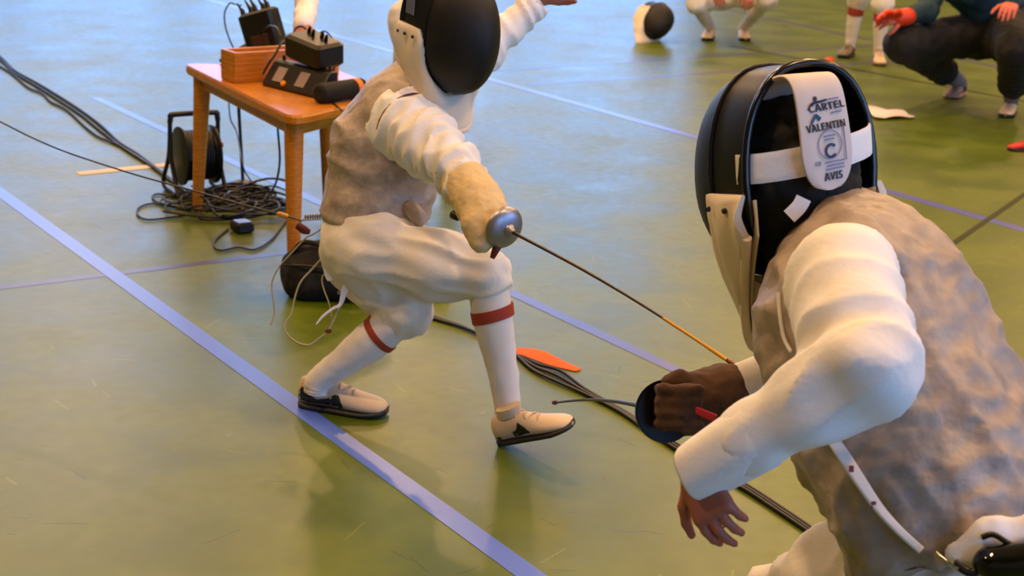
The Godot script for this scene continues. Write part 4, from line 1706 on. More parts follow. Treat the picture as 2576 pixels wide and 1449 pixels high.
	for k in 6:
		g = Geo.new()
		var x0 := -0.1085
		g.box(Vector3(0.002, 0.09, 0.0022), mx * Transform3D(Basis.IDENTITY, Vector3(x0, 0.085, -0.082 + 0.0065 * k)), 0.0004)
		obj("stripe", g, mat(Color(0.55, 0.57, 0.60), 0.5), m, "pale stripe on the mask side")
	# body cord, ribbons and clip at the back of the waist
	g = Geo.new()
	var coil := PackedVector3Array()
	var c0 := P(764, 548, 4.44)
	var c1 := P(818, 545, 4.42)
	var cd := (c1 - c0).normalized()
	var cu := cd.cross(Vector3.UP).normalized()
	for k in 90:
		var a := k * TAU / 10.0
		coil.append(c0.lerp(c1, k / 89.0) + (cu * cos(a) + cd.cross(cu) * sin(a)) * 0.008)
	g.tube(coil, 0.0016, 5)
	var cord := obj("body_cord_spring", g, mat(Color(0.62, 0.52, 0.30), 0.3, 0.8), t, "coiled brass-coloured spring")
	g = Geo.new()
	g.tube(air_path([[748, 566, 4.44], [765, 578, 4.44], [780, 583, 4.44]], 4), spread([0.011, 0.013, 0.007], 9), 9)
	obj("plug", g, mat(Color(0.33, 0.04, 0.09), 0.4), cord, "dark red plug")
	var wire := mat(Color(0.62, 0.58, 0.46), 0.45)
	for e in [[[[822, 566, 4.42], [790, 588, 4.43], [768, 600, 4.44], [730, 640, 4.44], [702, 672, 4.44], [684, 712, 4.44], [688, 760, 4.43], [690, 788, 4.43], [681, 818, 4.42]], 0.0022], [[[822, 636, 4.40], [786, 676, 4.40], [756, 710, 4.39], [741, 752, 4.38], [734, 788, 4.37], [717, 815, 4.36], [722, 840, 4.35], [748, 862, 4.34], [778, 868, 4.33], [802, 852, 4.33], [826, 832, 4.33], [848, 788, 4.34], [868, 742, 4.35], [872, 706, 4.36], [856, 672, 4.38], [834, 648, 4.40]], 0.0028], [[[814, 690, 4.39], [810, 704, 4.39], [815, 728, 4.38], [828, 764, 4.36], [836, 806, 4.34], [830, 828, 4.33]], 0.0022]]:
		g = Geo.new()
		g.tube(air_path(e[0], 6), e[1], 7)
		obj("body_cord", g, wire, t, "thin looping body cord")
	g = Geo.new()
	g.box(Vector3(0.018, 0.012, 0.012), Transform3D(Basis(cam_r, cam_u, -cam_f), P(826, 833, 4.33)), 0.003)
	obj("cord_plug", g, mat(Color(0.40, 0.10, 0.06), 0.4), t, "small red cord plug")
	for e in [[[[838, 628, 4.34], [832, 660, 4.35], [826, 684, 4.35], [830, 706, 4.35]], [0.030, 0.027, 0.025, 0.012]], [[[900, 668, 4.30], [882, 700, 4.32], [866, 735, 4.33], [856, 766, 4.33], [838, 776, 4.33], [812, 796, 4.33], [796, 816, 4.33]], [0.034, 0.028, 0.018, 0.010, 0.008, 0.007, 0.004]]]:
		g = Geo.new()
		var path := air_path(e[0], 5)
		g.ribbon(path, [cam_r], spread(e[1], path.size()), 0.0025)
		obj("cloth_ribbon", g, M.white, t, "hanging white cloth ribbon")
	# the retractable cord that follows the fencer
	g = Geo.new()
	g.tube(air_path([[-90, 262, 5.35], [0, 306, 5.20], [80, 346, 5.10], [160, 380, 5.0], [260, 414, 4.9], [360, 445, 4.8], [480, 478, 4.68], [600, 512, 4.56], [700, 538, 4.48], [760, 556, 4.44]], 6), 0.0026, 6)
	var rc := single("reel_cord", g, M.cable, "thin black retractable cord clipped to lunging fencer's waist", "cord")
	g = Geo.new()
	g.tube(PackedVector3Array([P(698, 537, 4.48), P(704, 539, 4.475), P(720, 544, 4.465), P(726, 546, 4.46)]), [0.004, 0.008, 0.008, 0.004], 8)
	obj("cord_clip", g, mat(Color(0.78, 0.50, 0.16), 0.4), rc, "orange-yellow cord clip")

# ---------------------------------------------------------------- the fencer seen from behind
func build_near_fencer() -> void:
	var view := ray(2035, 330).normalized()
	var fwd := Vector3(sin(deg_to_rad(-31)), 0, -cos(deg_to_rad(-31)))
	var lft := Vector3.UP.cross(fwd)
	var pelvis := P(2440, 1430, 2.14)
	var waist := P(2376, 1250, 2.17)
	var belly := P(2300, 1060, 2.22)
	var chest := P(2190, 800, 2.27)
	var top := P(2145, 650, 2.33)
	var neck := P(2062, 572, 2.37)
	var head := P(2030, 430, 2.36)
	var sh_l := P(2120, 715, 2.13)
	var el_l := P(2180, 930, 1.97)
	var wr_l := P(1775, 1172, 2.08)
	var sh_r := P(2215, 735, 2.40)
	var el_r := P(2060, 915, 2.56)
	var wr_r := P(1812, 1000, 2.55)
	var hip_l := P(2470, 1500, 2.12)
	var hip_r := P(2360, 1440, 2.24)
	var kn_r := P(1960, 1545, 2.50)
	var an_r := Vector3(kn_r.x - 0.02, 0.085, kn_r.z + 0.02)
	var kn_l := hip_l + Vector3(0.20, -0.30, 0.02)
	var an_l := Vector3(hip_l.x + 0.42, 0.085, hip_l.z + 0.18)
	var t := thing("person", "crouching fencer in grey vest and printed black mask, seen from behind", "person", Vector3(pelvis.x, 0, pelvis.z))
	# body
	var f := Field.new(0.014)
	f.chain([pelvis, waist, belly, chest, top], [0.10, 0.10, 0.10, 0.11, 0.075], 0.05)
	f.chain([top, neck, head], [0.065, 0.050, 0.055], 0.03)
	f.chain([top, sh_l, el_l, wr_l], [0.06, 0.05, 0.038, 0.026], 0.04)
	f.chain([top, sh_r, el_r, wr_r], [0.06, 0.05, 0.036, 0.026], 0.04)
	f.chain([hip_r, kn_r, an_r], [0.075, 0.05, 0.032], 0.05)
	f.chain([hip_l, kn_l, an_l], [0.075, 0.05, 0.032], 0.05)
	f.chain([pelvis, hip_l], [0.08, 0.08], 0.05)
	f.chain([pelvis, hip_r], [0.08, 0.08], 0.05)
	var g := f.mesh()
	var hf := Field.new(0.0032)
	var wd := (wr_l - el_l).normalized()
	var hd := (P(1796, 1300, 2.07) - P(1748, 1186, 2.10)).normalized()
	var w0 := P(1752, 1188, 2.09)
	hf.cap(wr_l - wd * 0.02, w0, 0.024, 0.022, 0.02)
	hand(hf, w0, hd, (cam_r * 0.45 + cam_f * 0.8 + cam_u * 0.1), -1.0, 0.122, [0.35, 0.5, 0.4])
	g.join(hf.mesh())
	obj("body", g, M.skin, t, "bare left hand, rest under the clothes")
	# head with dark hair
	var mc := P(2040, 436, 2.33)
	var mfwd := Vector3(sin(deg_to_rad(-26)), -0.17, -cos(deg_to_rad(-26))).normalized()
	var mx := frame(mfwd, Vector3(-0.03, 1, 0.0), mc + mfwd * 0.10)
	f = Field.new(0.007)
	f.cap(mx * Vector3(0, 0.03, -0.055), mx * Vector3(0, -0.02, -0.07), 0.088, 0.084, 0.03)
	f.cap(mx * Vector3(0, -0.02, -0.07), mx * Vector3(0, -0.095, -0.062), 0.082, 0.060, 0.03)
	g = f.mesh()
	g.grain(0.006, 40.0, 4)
	obj("hair", g, M.hair, t, "short black hair")
	# jacket
	f = Field.new(0.0068)
	f.chain([chest, top], [0.11, 0.08], 0.05)
	f.chain([top, sh_l], [0.07, 0.070], 0.04)
	f.chain([sh_l, sh_l.lerp(el_l, 0.5), el_l], [0.072, 0.067, 0.060], 0.035)
	f.chain([el_l, el_l.lerp(wr_l, 0.30), el_l.lerp(wr_l, 0.7), wr_l], [0.056, 0.054, 0.041, 0.034], 0.03)
	f.cap(P(2250, 978, 1.955), P(2225, 880, 1.98), 0.014, 0.026, 0.05)
	f.chain([top, sh_r, el_r, wr_r], [0.07, 0.070, 0.055, 0.040], 0.04)
	f.cut(wr_l - wd * 0.05, wd, 0.10)
	g = f.mesh()
	g.folds(sh_l, el_l, 0.13, 0.006, 9.0, 6.0, 61, Vector3(-0.6, 0.5, 0.2))
	g.folds(el_l, wr_l, 0.11, 0.0045, 3.0, 12.0, 62)
	g.grain(0.003, 9.0, 63)
	var jacket := obj("jacket", g, M.white, t)
	g = Geo.new()          # open cuff
	var q0 := wd.cross(Vector3.UP).normalized()
	var q1 := wd.cross(q0)
	var cuffs := []
	for e in [[-0.105, 0.034], [-0.09, 0.0470], [-0.045, 0.0450], [0.004, 0.0415], [0.022, 0.0395], [0.025, 0.0375], [0.020, 0.0355], [-0.02, 0.0345], [-0.05, 0.030]]:
		var rg := PackedVector3Array()
		for k in 32:
			var a := TAU * k / 32
			var o: Vector3 = (q0 * cos(a) * 1.05 + q1 * sin(a)) * (e[1] + 0.0012 * sin(a * 5.0))
			rg.append(wr_l + wd * (e[0] - o.dot(Vector3.UP) * 0.10) + o)
		cuffs.append(rg)
	g.loft(cuffs, true, false, false)
	obj("cuff", g, M.white, jacket)
	# vest
	f = Field.new(0.0075)
	f.chain([pelvis, waist, belly, chest], [0.156, 0.154, 0.158, 0.156], 0.06, fwd, 1.22)
	f.chain([chest, top], [0.148, 0.084], 0.07, fwd, 1.12)
	f.cap(top, neck.lerp(top, 0.45), 0.074, 0.056, 0.04)
	f.cap(top, sh_r.lerp(top, 0.15), 0.080, 0.074, 0.05)
	f.cap(top, sh_l.lerp(top, 0.45), 0.076, 0.074, 0.05)
	f.cap(chest + lft * 0.055 + fwd * 0.03, belly + lft * 0.06 + fwd * 0.05, 0.085, 0.10, 0.06)
	f.sub(sh_l.lerp(el_l, 0.05) , el_l.lerp(sh_l, 0.3), 0.079, 0.078)
	f.cut(pelvis.lerp(waist, 0.14), (pelvis - waist).normalized() + Vector3(0, -0.45, 0), 0.3)
	g = f.mesh()
	var vf := f
	g.folds(pelvis, chest, 0.3, 0.006, 7.0, 9.0, 71, Vector3(0.4, 0.5, 0.3))
	g.folds(waist, belly, 0.3, 0.0035, 11.0, 10.0, 73, Vector3(-0.6, 0.0, 0.3))
	g.grain(0.004, 22.0, 72)
	var vest := obj("lame_vest", g, M.lame, t, "wrinkled grey-beige conductive vest")
	# side tape of the vest
	var on := func(px: float, py: float, lift := 0.004) -> Vector3: return vf.hit(EYE, ray(px, py), 1.8, 2.7) - ray(px, py).normalized() * lift
	g = Geo.new()
	var path := smooth([on.call(2088, 1095, 0.008), on.call(2122, 1146, 0.008), on.call(2165, 1212, 0.008), on.call(2212, 1280, 0.008), on.call(2262, 1335, 0.008), on.call(2318, 1385, 0.008)], 4)
	g.ribbon(path, [cam_r], spread([0.016, 0.018, 0.016, 0.013, 0.011, 0.010], path.size()), 0.004)
	var tape := obj("side_tape", g, M.white, vest, "white side tape with red marks")
	for e in [[2142, 1180], [2198, 1270], [2222, 1300]]:
		g = Geo.new()
		g.box(Vector3(0.006, 0.009, 0.002), Transform3D(Basis(cam_r, cam_u, -cam_f), on.call(e[0], e[1], 0.0125)), 0.0005)
		obj("red_mark", g, mat(Color(0.55, 0.05, 0.12), 0.5), tape, "small red mark")
	g = Geo.new()
	path = smooth([on.call(1958, 735), on.call(1962, 790), on.call(1972, 850), on.call(1990, 885)], 4)
	g.tube(path, 0.003, 6)
	obj("front_piping", g, M.white, vest)
	# collar with a red edge and a small white tag
	g = Geo.new()
	var rings := []
	var ndir := (head - neck).normalized()
	var cu := ndir.cross(fwd).normalized()
	var cw := ndir.cross(cu)
	for e in [[-0.02, 0.070], [0.015, 0.066], [0.035, 0.068], [0.035, 0.063], [0.0, 0.058]]:
		var rg := PackedVector3Array()
		for k in 28:
			var a := TAU * k / 28
			rg.append(neck + ndir * (e[0] + 0.006 * sin(a * 2.0)) + (cu * cos(a) + cw * sin(a) * 1.05) * e[1])
		rings.append(rg)
	g.loft(rings, true, false, false)
	var collar := obj("collar", g, M.bib, t)
	g = Geo.new()
	var loop := PackedVector3Array()
	for k in 29:
		var a := TAU * k / 28
		loop.append(neck + ndir * (0.036 + 0.006 * sin(a * 2.0)) + (cu * cos(a) + cw * sin(a) * 1.05) * 0.067)
	g.tube(loop, 0.0035, 6)
	obj("collar_edge", g, mat(Color(0.60, 0.16, 0.12), 0.7), collar, "red collar edge")
	g = Geo.new()
	var tg := air_path([[1985, 545, 2.25], [2010, 520, 2.25], [2022, 498, 2.25]], 4)
	g.ribbon(tg, [cam_r + cam_u * 0.4], 0.022, 0.0015)
	obj("tag", g, M.white, collar, "white cloth tag")
	# mask with its printed tongue
	var m := mask(mx, t, {"a": 0.108, "b": 0.158, "c": 0.135, "back": 0.10, "bib_top": -0.025, "bib_drop": 0.145, "snaps": [-0.022, -0.066]})
	var tongue := mask_back(mx, m, {"a": 0.108, "tongue_x": 0.026, "strap_y": 0.030})
	tongue_print(mx * Transform3D(Basis.IDENTITY, Vector3(0.026, 0, 0)), tongue)
	# breeches
	f = Field.new(0.010)
	f.chain([waist.lerp(pelvis, 0.5), pelvis], [0.115, 0.125], 0.05, fwd, 1.15)
	f.chain([pelvis, hip_r, hip_r.lerp(kn_r, 0.5), kn_r], [0.11, 0.115, 0.100, 0.072], 0.05)
	f.chain([pelvis, hip_l, hip_l.lerp(kn_l, 0.5), kn_l], [0.11, 0.11, 0.095, 0.072], 0.05)
	f.cap(kn_r, kn_r.lerp(an_r, 0.15), 0.07, 0.055, 0.03)
	f.cap(kn_l, kn_l.lerp(an_l, 0.15), 0.07, 0.055, 0.03)
	g = f.mesh()
	g.folds(hip_r, kn_r, 0.2, 0.010, 9.0, 8.0, 81, Vector3(0, 1, 0))
	g.folds(pelvis, hip_l, 0.25, 0.009, 12.0, 6.0, 82)
	obj("breeches", g, M.breeches, t)
	for e in [[kn_r, an_r], [kn_l, an_l]]:
		sock([e[0].lerp(e[1], 0.1), e[0].lerp(e[1], 0.4), e[0].lerp(e[1], 0.75), e[1], e[1] + Vector3(0, -0.04, 0)], [0.055, 0.056, 0.045, 0.037, 0.036], t, M.sock, "sock", 9)
	var look := {"upper": M.shoe, "sole": M.shoe_dark}
	shoe(Vector3(an_r.x, 0.002, an_r.z) - fwd * 0.06, Vector3(an_r.x, 0.002, an_r.z) + fwd * 0.19, an_r, t, look, "shoe", Vector3.UP)
	shoe(Vector3(an_l.x, 0.002, an_l.z) + lft * -0.06, Vector3(an_l.x, 0.002, an_l.z) + lft * 0.19, an_l, t, look, "shoe", Vector3.UP)
	# jacket tail and the glossy cord connector at the hip
	f = Field.new(0.006)
	f.chain([P(2420, 1400, 1.99), P(2490, 1370, 1.985), P(2590, 1350, 1.985)], [0.022, 0.030, 0.030], 0.02, cam_f, 1.8)
	g = f.mesh()
	g.folds(P(2420, 1400, 1.99), P(2590, 1350, 1.985), 0.08, 0.003, 14.0, 12.0, 91)
	obj("jacket_tail", g, M.white, t)
	f = Field.new(0.005)
	f.chain([P(2500, 1418, 1.955), P(2600, 1412, 1.95)], [0.026, 0.030], 0.01, cam_u, 1.15)
	g = f.mesh()
	var con := obj("cord_connector", g, M.black_gloss, t, "glossy black cord connector")
	for e in [[[2352, 1392, 1.97], [2378, 1412, 1.965]], [[2386, 1412, 1.965], [2410, 1432, 1.96]]]:
		g = Geo.new()
		g.tube(PackedVector3Array([P(e[0][0], e[0][1], e[0][2]), P(e[1][0], e[1][1], e[1][2])]), 0.003, 8)
		obj("clip", g, mat(Color(0.8, 0.8, 0.8), 0.15, 1.0), con, "chrome clip")
	g = Geo.new()
	g.tube(air_path([[2400, 1415, 1.965], [2440, 1440, 1.96], [2480, 1430, 1.955], [2510, 1418, 1.955]], 5), 0.006, 8)
	obj("connector_lead", g, M.black, con)
	g = Geo.new()
	g.tube(air_path([[2470, 1352, 1.965], [2500, 1345, 1.96], [2540, 1368, 1.955], [2590, 1385, 1.95]], 5), 0.004, 8)
	obj("connector_lead", g, M.black, con)
	# glove and foil
	var guard := P(1664, 1034, 2.54)
	var tip := P(1398, 1013, 3.20)
	var pom := P(1742, 1022, 2.54)
	var gm := cloth(Color(0.30, 0.19, 0.12), 12.0, 0.5)
	f = Field.new(0.005)
	f.chain([wr_r.lerp(el_r, 0.10), wr_r, P(1740, 1015, 2.53)], [0.045, 0.045, 0.048], 0.03)
	var hc := P(1716, 1024, 2.52)
	var gdir := (guard - hc).normalized()
	for k in 4:
		var c := P(1704, 982 + 28 * k, 2.474)
		f.chain([c + cam_r * 0.030, c + cam_r * 0.004 - cam_f * 0.012, c - cam_r * 0.022 - cam_f * 0.002, c - cam_r * 0.026 + cam_f * 0.022], [0.0112, 0.0112, 0.0104, 0.0092], 0.004)
	f.chain([P(1750, 975, 2.52), P(1710, 958, 2.51), P(1680, 962, 2.52)], [0.018, 0.015, 0.012], 0.012)
	f.cap(P(1742, 1012, 2.545), P(1722, 1040, 2.545), 0.040, 0.032, 0.02)
	g = f.mesh()
	g.grain(0.003, 30.0, 7)
	var gl := obj("glove", g, gm, t, "dark brown glove with a red strip")
	g = Geo.new()
	g.ribbon(air_path([[1728, 1022, 2.465], [1760, 1036, 2.465], [1800, 1052, 2.475]], 4), [cam_u], 0.012, 0.004)
	obj("glove_strip", g, mat(Color(0.85, 0.10, 0.05), 0.5), gl, "red strip")
	foil("foil", "foil with dark guard held in a brown glove", guard, tip, pom, 0.050, mat(Color(0.06, 0.045, 0.04), 0.35, 0.4), M.blade, false)

# ---------------------------------------------------------------- people further away
func small_person(label: String, J: Dictionary, top_mat: Material, leg_mat: Material, opt := {}) -> Node3D:
	var s: float = opt.get("size", 1.0)
	var t := thing("person", label, "person", Vector3(J.pelvis.x, 0, J.pelvis.z))
	var f := Field.new(0.018)
	f.chain([J.pelvis, J.chest, J.neck], [0.10 * s, 0.11 * s, 0.05 * s], 0.06)
	f.chain([J.neck, J.head], [0.05 * s, 0.06 * s], 0.03)
	for k in ["l", "r"]:
		f.chain([J.chest.lerp(J.neck, 0.6), J["sh_" + k], J["el_" + k], J["wr_" + k]], [0.06 * s, 0.05 * s, 0.037 * s, 0.026 * s], 0.04)
		f.chain([J.pelvis, J["hip_" + k], J["kn_" + k], J["an_" + k]], [0.09 * s, 0.075 * s, 0.05 * s, 0.034 * s], 0.04)
	var g := f.mesh()
	var hf := Field.new(0.007)
	hf.cap(J.head + Vector3(0, -0.01, 0), J.head + Vector3(0, 0.05, 0), 0.082 * s, 0.088 * s, 0.03)
	var face: Vector3 = opt.get("face", Vector3(0, 0, 1))
	hf.cap(J.head + face * 0.078 * s, J.head + face * 0.098 * s - Vector3(0, 0.02, 0), 0.010, 0.014, 0.02)
	hf.cap(J.head + face * 0.04 * s - Vector3(0, 0.075 * s, 0), J.head + face * 0.06 * s - Vector3(0, 0.075 * s, 0), 0.04, 0.03, 0.04)
	for sd in [-1.0, 1.0]: hf.cap(J.head + face.cross(Vector3.UP) * 0.086 * s * sd, J.head + face.cross(Vector3.UP) * 0.088 * s * sd + Vector3(0, 0.02, 0), 0.014, 0.016, 0.01)
	g.join(hf.mesh())
	for k in ["l", "r"]:
		hf = Field.new(0.006)
		var hd: Vector3 = opt.get("hand_" + k, J["wr_" + k] - J["el_" + k])
		hand(hf, J["wr_" + k], hd, Vector3(0.2, -0.5, -0.6), 1.0 if k == "l" else -1.0, 0.16 * s, [0.35, 0.4, 0.3])
		g.join(hf.mesh())
	var body := obj("body", g, opt.get("skin", M.skin), t)
	for sd in [-1.0, 1.0]:
		var eg := Geo.new()
		var ep: Vector3 = J.head + face * 0.082 * s + face.cross(Vector3.UP) * 0.030 * s * sd + Vector3(0, 0.018, 0)
		eg.lathe([[0.001, -0.006], [0.008, -0.003], [0.010, 0.0], [0.008, 0.003], [0.001, 0.006]], 12, Transform3D(Basis(face.cross(Vector3.UP), face, Vector3.UP), ep))
		obj("eye", eg, M.hair, body)
	var mg := Geo.new()
	mg.tube(PackedVector3Array([J.head + face * 0.078 * s - face.cross(Vector3.UP) * 0.022 - Vector3(0, 0.058, 0), J.head + face * 0.092 * s - Vector3(0, 0.061, 0), J.head + face * 0.078 * s + face.cross(Vector3.UP) * 0.022 - Vector3(0, 0.058, 0)]), [0.003, 0.0055, 0.003], 8)
	obj("mouth", mg, mat(Color(0.55, 0.22, 0.20), 0.5), body)
	f = Field.new(0.014)
	f.cap(J.head + Vector3(0, 0.06, 0) - face * 0.012, J.head + Vector3(0, 0.0, 0) - face * 0.03, 0.092 * s, 0.085 * s, 0.03)
	obj("hair", f.mesh(), M.hair, t)
	f = Field.new(0.014)
	f.chain([J.pelvis.lerp(J.chest, 0.1), J.chest, J.chest.lerp(J.neck, 0.75)], [0.135 * s, 0.145 * s, 0.08 * s], 0.06)
	for k in ["l", "r"]: f.chain([J.chest.lerp(J.neck, 0.5), J["sh_" + k], J["el_" + k], J["el_" + k].lerp(J["wr_" + k], opt.get("sleeve", 0.95))], [0.08 * s, 0.072 * s, 0.056 * s, 0.044 * s], 0.04)
	g = f.mesh()
	g.grain(0.012, 9.0, 5)
	obj("jacket", g, top_mat, t)
	f = Field.new(0.014)
	f.chain([J.pelvis.lerp(J.chest, 0.15), J.pelvis], [0.125 * s, 0.13 * s], 0.05)
	var reach: float = opt.get("trouser", 0.12)
	for k in ["l", "r"]:
		var r: float = opt.get("leg", 1.0) * s
		f.chain([J.pelvis, J["hip_" + k], J["kn_" + k], J["kn_" + k].lerp(J["an_" + k], reach)], [0.11 * r, 0.105 * r, 0.074 * r, 0.062 * r], 0.05)
	g = f.mesh()
	g.grain(0.012, 9.0, 6)
	obj("breeches" if reach < 0.5 else "trousers", g, leg_mat, t)
	for k in ["l", "r"]:
		var a: Vector3 = J["kn_" + k].lerp(J["an_" + k], maxf(reach - 0.1, 0.03))
		var b: Vector3 = J["an_" + k]
		var sk := sock([a, a.lerp(b, 0.4), a.lerp(b, 0.75), b, b + Vector3(0, -0.03, 0)], [0.058 * s, 0.057 * s, 0.046 * s, 0.038 * s, 0.038 * s], t, opt.get("sock", M.sock))
		if opt.has("band"): band_on(a, b, opt.band[0], opt.band[1], 0.062 * s, 0.062 * s, sk)
		var to: Vector3 = J["toe_" + k]
		var hl := Vector3(b.x, 0.002, b.z)
		var dir := Vector3(to.x - b.x, 0, to.z - b.z).normalized()
		shoe(hl - dir * 0.06, hl + dir * 0.19, b, t, opt.get("shoe_" + k, opt.get("shoe", {"upper": M.shoe, "sole": M.shoe_dark})), "shoe", Vector3.UP)
	return t

func build_background() -> void:
	var G := func(px: float, py: float, h: float) -> Vector3: return F(px, py) + Vector3.UP * h      # above a spot on the floor
	# crouching in white, far back
	var c := F(1822, 100)
	var d := 12.2
	var J := {"pelvis": P(1850, -25, d + 0.12), "chest": P(1848, -130, d), "neck": P(1846, -215, d - 0.05), "head": P(1846, -262, d - 0.08),
		"sh_l": P(1796, -185, d), "el_l": P(1768, -95, d - 0.2), "wr_l": P(1800, -20, d - 0.35), "sh_r": P(1900, -185, d), "el_r": P(1925, -95, d - 0.2), "wr_r": P(1890, -15, d - 0.35),
		"hip_l": P(1815, -10, d + 0.05), "hip_r": P(1885, -12, d + 0.05), "kn_l": P(1752, 8, d - 0.28), "kn_r": P(1930, -2, d - 0.28),
		"an_l": G.call(1785, 96, 0.08), "an_r": G.call(1868, 96, 0.08), "toe_l": F(1768, 110), "toe_r": F(1880, 110)}
	small_person("person in white crouching on both feet far back in the hall", J, M.white, M.breeches, {"size": 0.95, "trouser": 0.06})
	# standing in white with a red sock band
	d = 11.5
	var aL: Vector3 = G.call(2136, 140, 0.085)
	var aR: Vector3 = G.call(2208, 158, 0.085)
	var hipc := (aL + aR) / 2 + Vector3(0, 0.70, 0)
	J = {"pelvis": hipc + Vector3(0, 0.05, 0), "chest": hipc + Vector3(0, 0.36, 0.05), "neck": hipc + Vector3(0, 0.56, 0.07), "head": hipc + Vector3(0, 0.70, 0.1),
		"sh_l": hipc + Vector3(-0.16, 0.48, 0.05), "el_l": hipc + Vector3(-0.24, 0.25, 0.05), "wr_l": hipc + Vector3(-0.22, 0.05, 0.15), "sh_r": hipc + Vector3(0.16, 0.48, 0.05), "el_r": hipc + Vector3(0.25, 0.25, 0.05), "wr_r": hipc + Vector3(0.22, 0.05, 0.15),
		"hip_l": hipc + Vector3(-0.08, 0, 0), "hip_r": hipc + Vector3(0.08, 0, 0), "kn_l": aL + Vector3(0.01, 0.33, 0.06), "kn_r": aR + Vector3(-0.02, 0.33, 0.06), "an_l": aL, "an_r": aR, "toe_l": F(2085, 158), "toe_r": F(2225, 182)}
	var tip := mat(Color(0.95, 0.36, 0.04), 0.5)
	small_person("person in white standing with a rust red sock band", J, M.white, M.breeches, {"size": 0.95, "trouser": 0.05, "band": [0.06, 0.30], "shoe_l": {"upper": mat(Color(0.46, 0.40, 0.32), 0.6), "sole": M.shoe_dark, "patch": M.shoe_dark, "patches": [[[0.05, 0.0, 0.4], [0.09, 0.0, 0.6], [0.13, 0.0, 0.4]]], "collar": M.sock},
		"shoe_r": {"upper": M.shoe, "sole": mat(Color(0.45, 0.32, 0.2), 0.6), "patch": M.shoe_dark, "patches": [[[0.085, 0.1, 0.95], [0.093, 0.1, 0.95]], [[0.105, 0.1, 0.95], [0.113, 0.1, 0.95]], [[0.125, 0.1, 0.95], [0.133, 0.1, 0.95]]]}})
	var g := Geo.new()
	var to := F(2082, 157)
	g.lathe([[0.02, 0.0], [0.035, 0.006], [0.036, 0.03], [0.024, 0.046], [0.008, 0.05]], 18, Transform3D(Basis.IDENTITY, F(2084, 160) + Vector3(0, 0.0015, 0.03)))
	single("cone_marker", g, tip, "small orange cap lying beside the standing person's shoe", "marker")
	# squatting in dark trousers and teal top
	d = 9.4
	var rL: Vector3 = G.call(2412, 240, 0.085)
	var rR: Vector3 = G.call(2540, 286, 0.085)
	J = {"pelvis": P(2520, 60, d + 0.25), "chest": P(2430, -60, d), "neck": P(2390, -140, d - 0.1), "head": P(2360, -190, d - 0.15),
		"sh_l": P(2360, -60, d + 0.05), "el_l": P(2330, 30, d - 0.1), "wr_l": P(2268, 42, d - 0.2), "sh_r": P(2500, -80, d - 0.25), "el_r": P(2560, -10, d - 0.4), "wr_r": P(2545, 12, d - 0.55),
		"hip_l": P(2480, 85, d + 0.3), "hip_r": P(2540, 95, d + 0.05), "kn_l": P(2272, 110, d - 0.1), "kn_r": P(2560, 118, d - 0.5), "an_l": rL, "an_r": rR, "toe_l": F(2360, 256), "toe_r": F(2508, 316)}
	var dark := cloth(Color(0.06, 0.055, 0.065), 6.0, 0.4)
	var pt := small_person("person in teal top and black trousers squatting beside the paper", J, cloth(Color(0.06, 0.20, 0.25), 5.0, 0.4), dark, {"size": 1.12, "trouser": 0.70, "leg": 1.25, "sleeve": 0.9, "hand_l": P(2215, 48, d - 0.22) - P(2268, 42, d - 0.2), "skin": mat(Color(0.80, 0.40, 0.33), 0.55), "sock": cloth(Color(0.50, 0.46, 0.48), 10.0, 0.4),
		"shoe_l": {"upper": mat(Color(0.60, 0.50, 0.46), 0.6), "sole": mat(Color(0.7, 0.55, 0.5), 0.6), "patch": M.shoe_dark, "patches": [[[0.03, 0.1, 0.6], [0.06, 0.1, 0.9], [0.09, 0.2, 0.7]]]}, "shoe_r": {"upper": M.shoe, "sole": M.shoe_dark}})
	var hf := Field.new(0.005)
	hf.chain([P(2282, 42, d - 0.2), P(2262, 46, d - 0.2)], [0.052, 0.050], 0.02)
	hand(hf, P(2262, 46, d - 0.2), P(2212, 40, d - 0.24) - P(2262, 50, d - 0.2), Vector3(0, -0.6, 0.6), 1.0, 0.18, [0.3, 0.4, 0.3], 0.006)
	obj("glove", hf.mesh(), mat(Color(0.86, 0.22, 0.03), 0.5), pt, "orange-red glove")
	# a red sports shoe at the edge
	var rs := F(2590, 386)
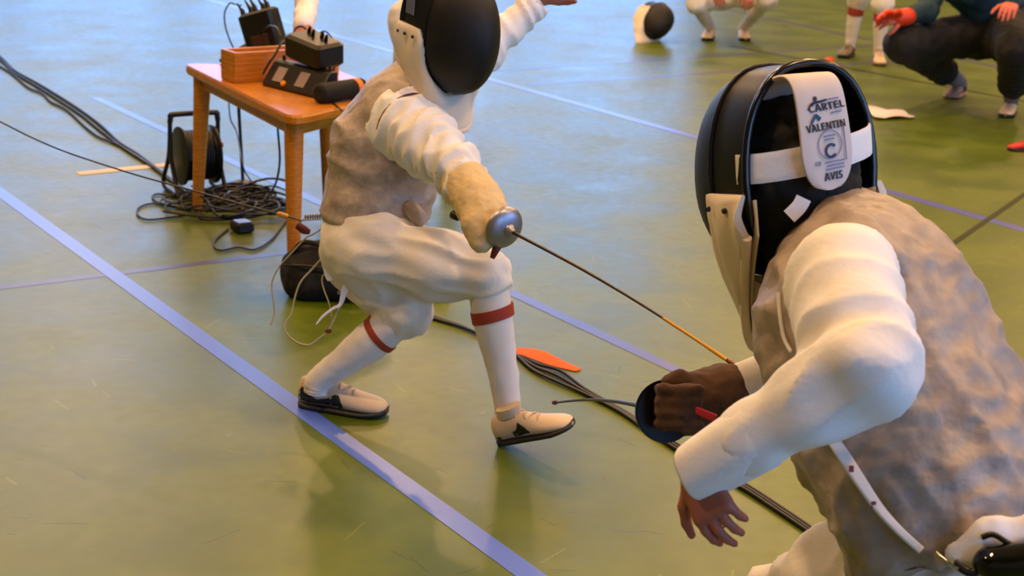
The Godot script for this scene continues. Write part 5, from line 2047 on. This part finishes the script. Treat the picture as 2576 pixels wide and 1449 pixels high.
	var st := thing("sports_shoe", "red sports shoe with black sole on the green floor", "shoe", rs)
	shoe(rs + Vector3(0.075, 0.002, -0.10), F(2535, 379) + Vector3(0, 0.002, 0), rs + Vector3(0.05, 0.1, 0), st, {"upper": mat(Color(0.78, 0.05, 0.04), 0.45), "sole": M.shoe_dark, "lace": mat(Color(0.6, 0.04, 0.04), 0.5)}, "shoe_upper", Vector3.UP)
	# helper behind the table whose arm reaches down to the equipment
	d = 8.3
	var p0 := F(1080, 466)
	J = {"pelvis": p0 + Vector3(0, 0.76, 0), "chest": P(1090, -210, 8.1), "neck": P(1110, -330, 8.0), "head": P(1100, -400, 7.9),
		"sh_l": P(960, -270, 7.6), "el_l": P(792, -110, 6.95), "wr_l": P(762, 68, 6.42), "sh_r": P(1060, -260, 8.0), "el_r": P(1110, -130, 8.0), "wr_r": P(1100, -20, 7.8),
		"hip_l": p0 + Vector3(-0.08, 0.72, 0), "hip_r": p0 + Vector3(0.08, 0.72, 0), "kn_l": p0 + Vector3(-0.07, 0.42, 0.05), "kn_r": p0 + Vector3(0.09, 0.42, 0.05), "an_l": p0 + Vector3(-0.07, 0.085, 0), "an_r": p0 + Vector3(0.09, 0.085, 0), "toe_l": p0 + Vector3(-0.10, 0, 0.2), "toe_r": p0 + Vector3(0.12, 0, 0.2)}
	small_person("helper in white whose sleeve reaches down to the table equipment", J, M.white, M.breeches, {"size": 1.0, "trouser": 0.05, "sleeve": 0.97, "hand_l": P(752, 108, 6.35) - P(762, 72, 6.42)})
	# mask lying on the floor
	var at := F(1640, 102)
	var mt := thing("fencing_mask", "fencing mask with pale bib lying on the floor far back", "mask", at)
	var fw := (cam_r * 0.55 - Vector3(cam_f.x, 0, cam_f.z).normalized() * 0.75).normalized()
	fw.y = 0.10
	var mxf := frame(fw, Vector3(0.75, 0.55, 0.0), at + Vector3(0.03, 0.145, 0))
	mask(mxf, mt, {"bib_top": 0.03, "bib_drop": 0.15, "a": 0.118, "b": 0.150})
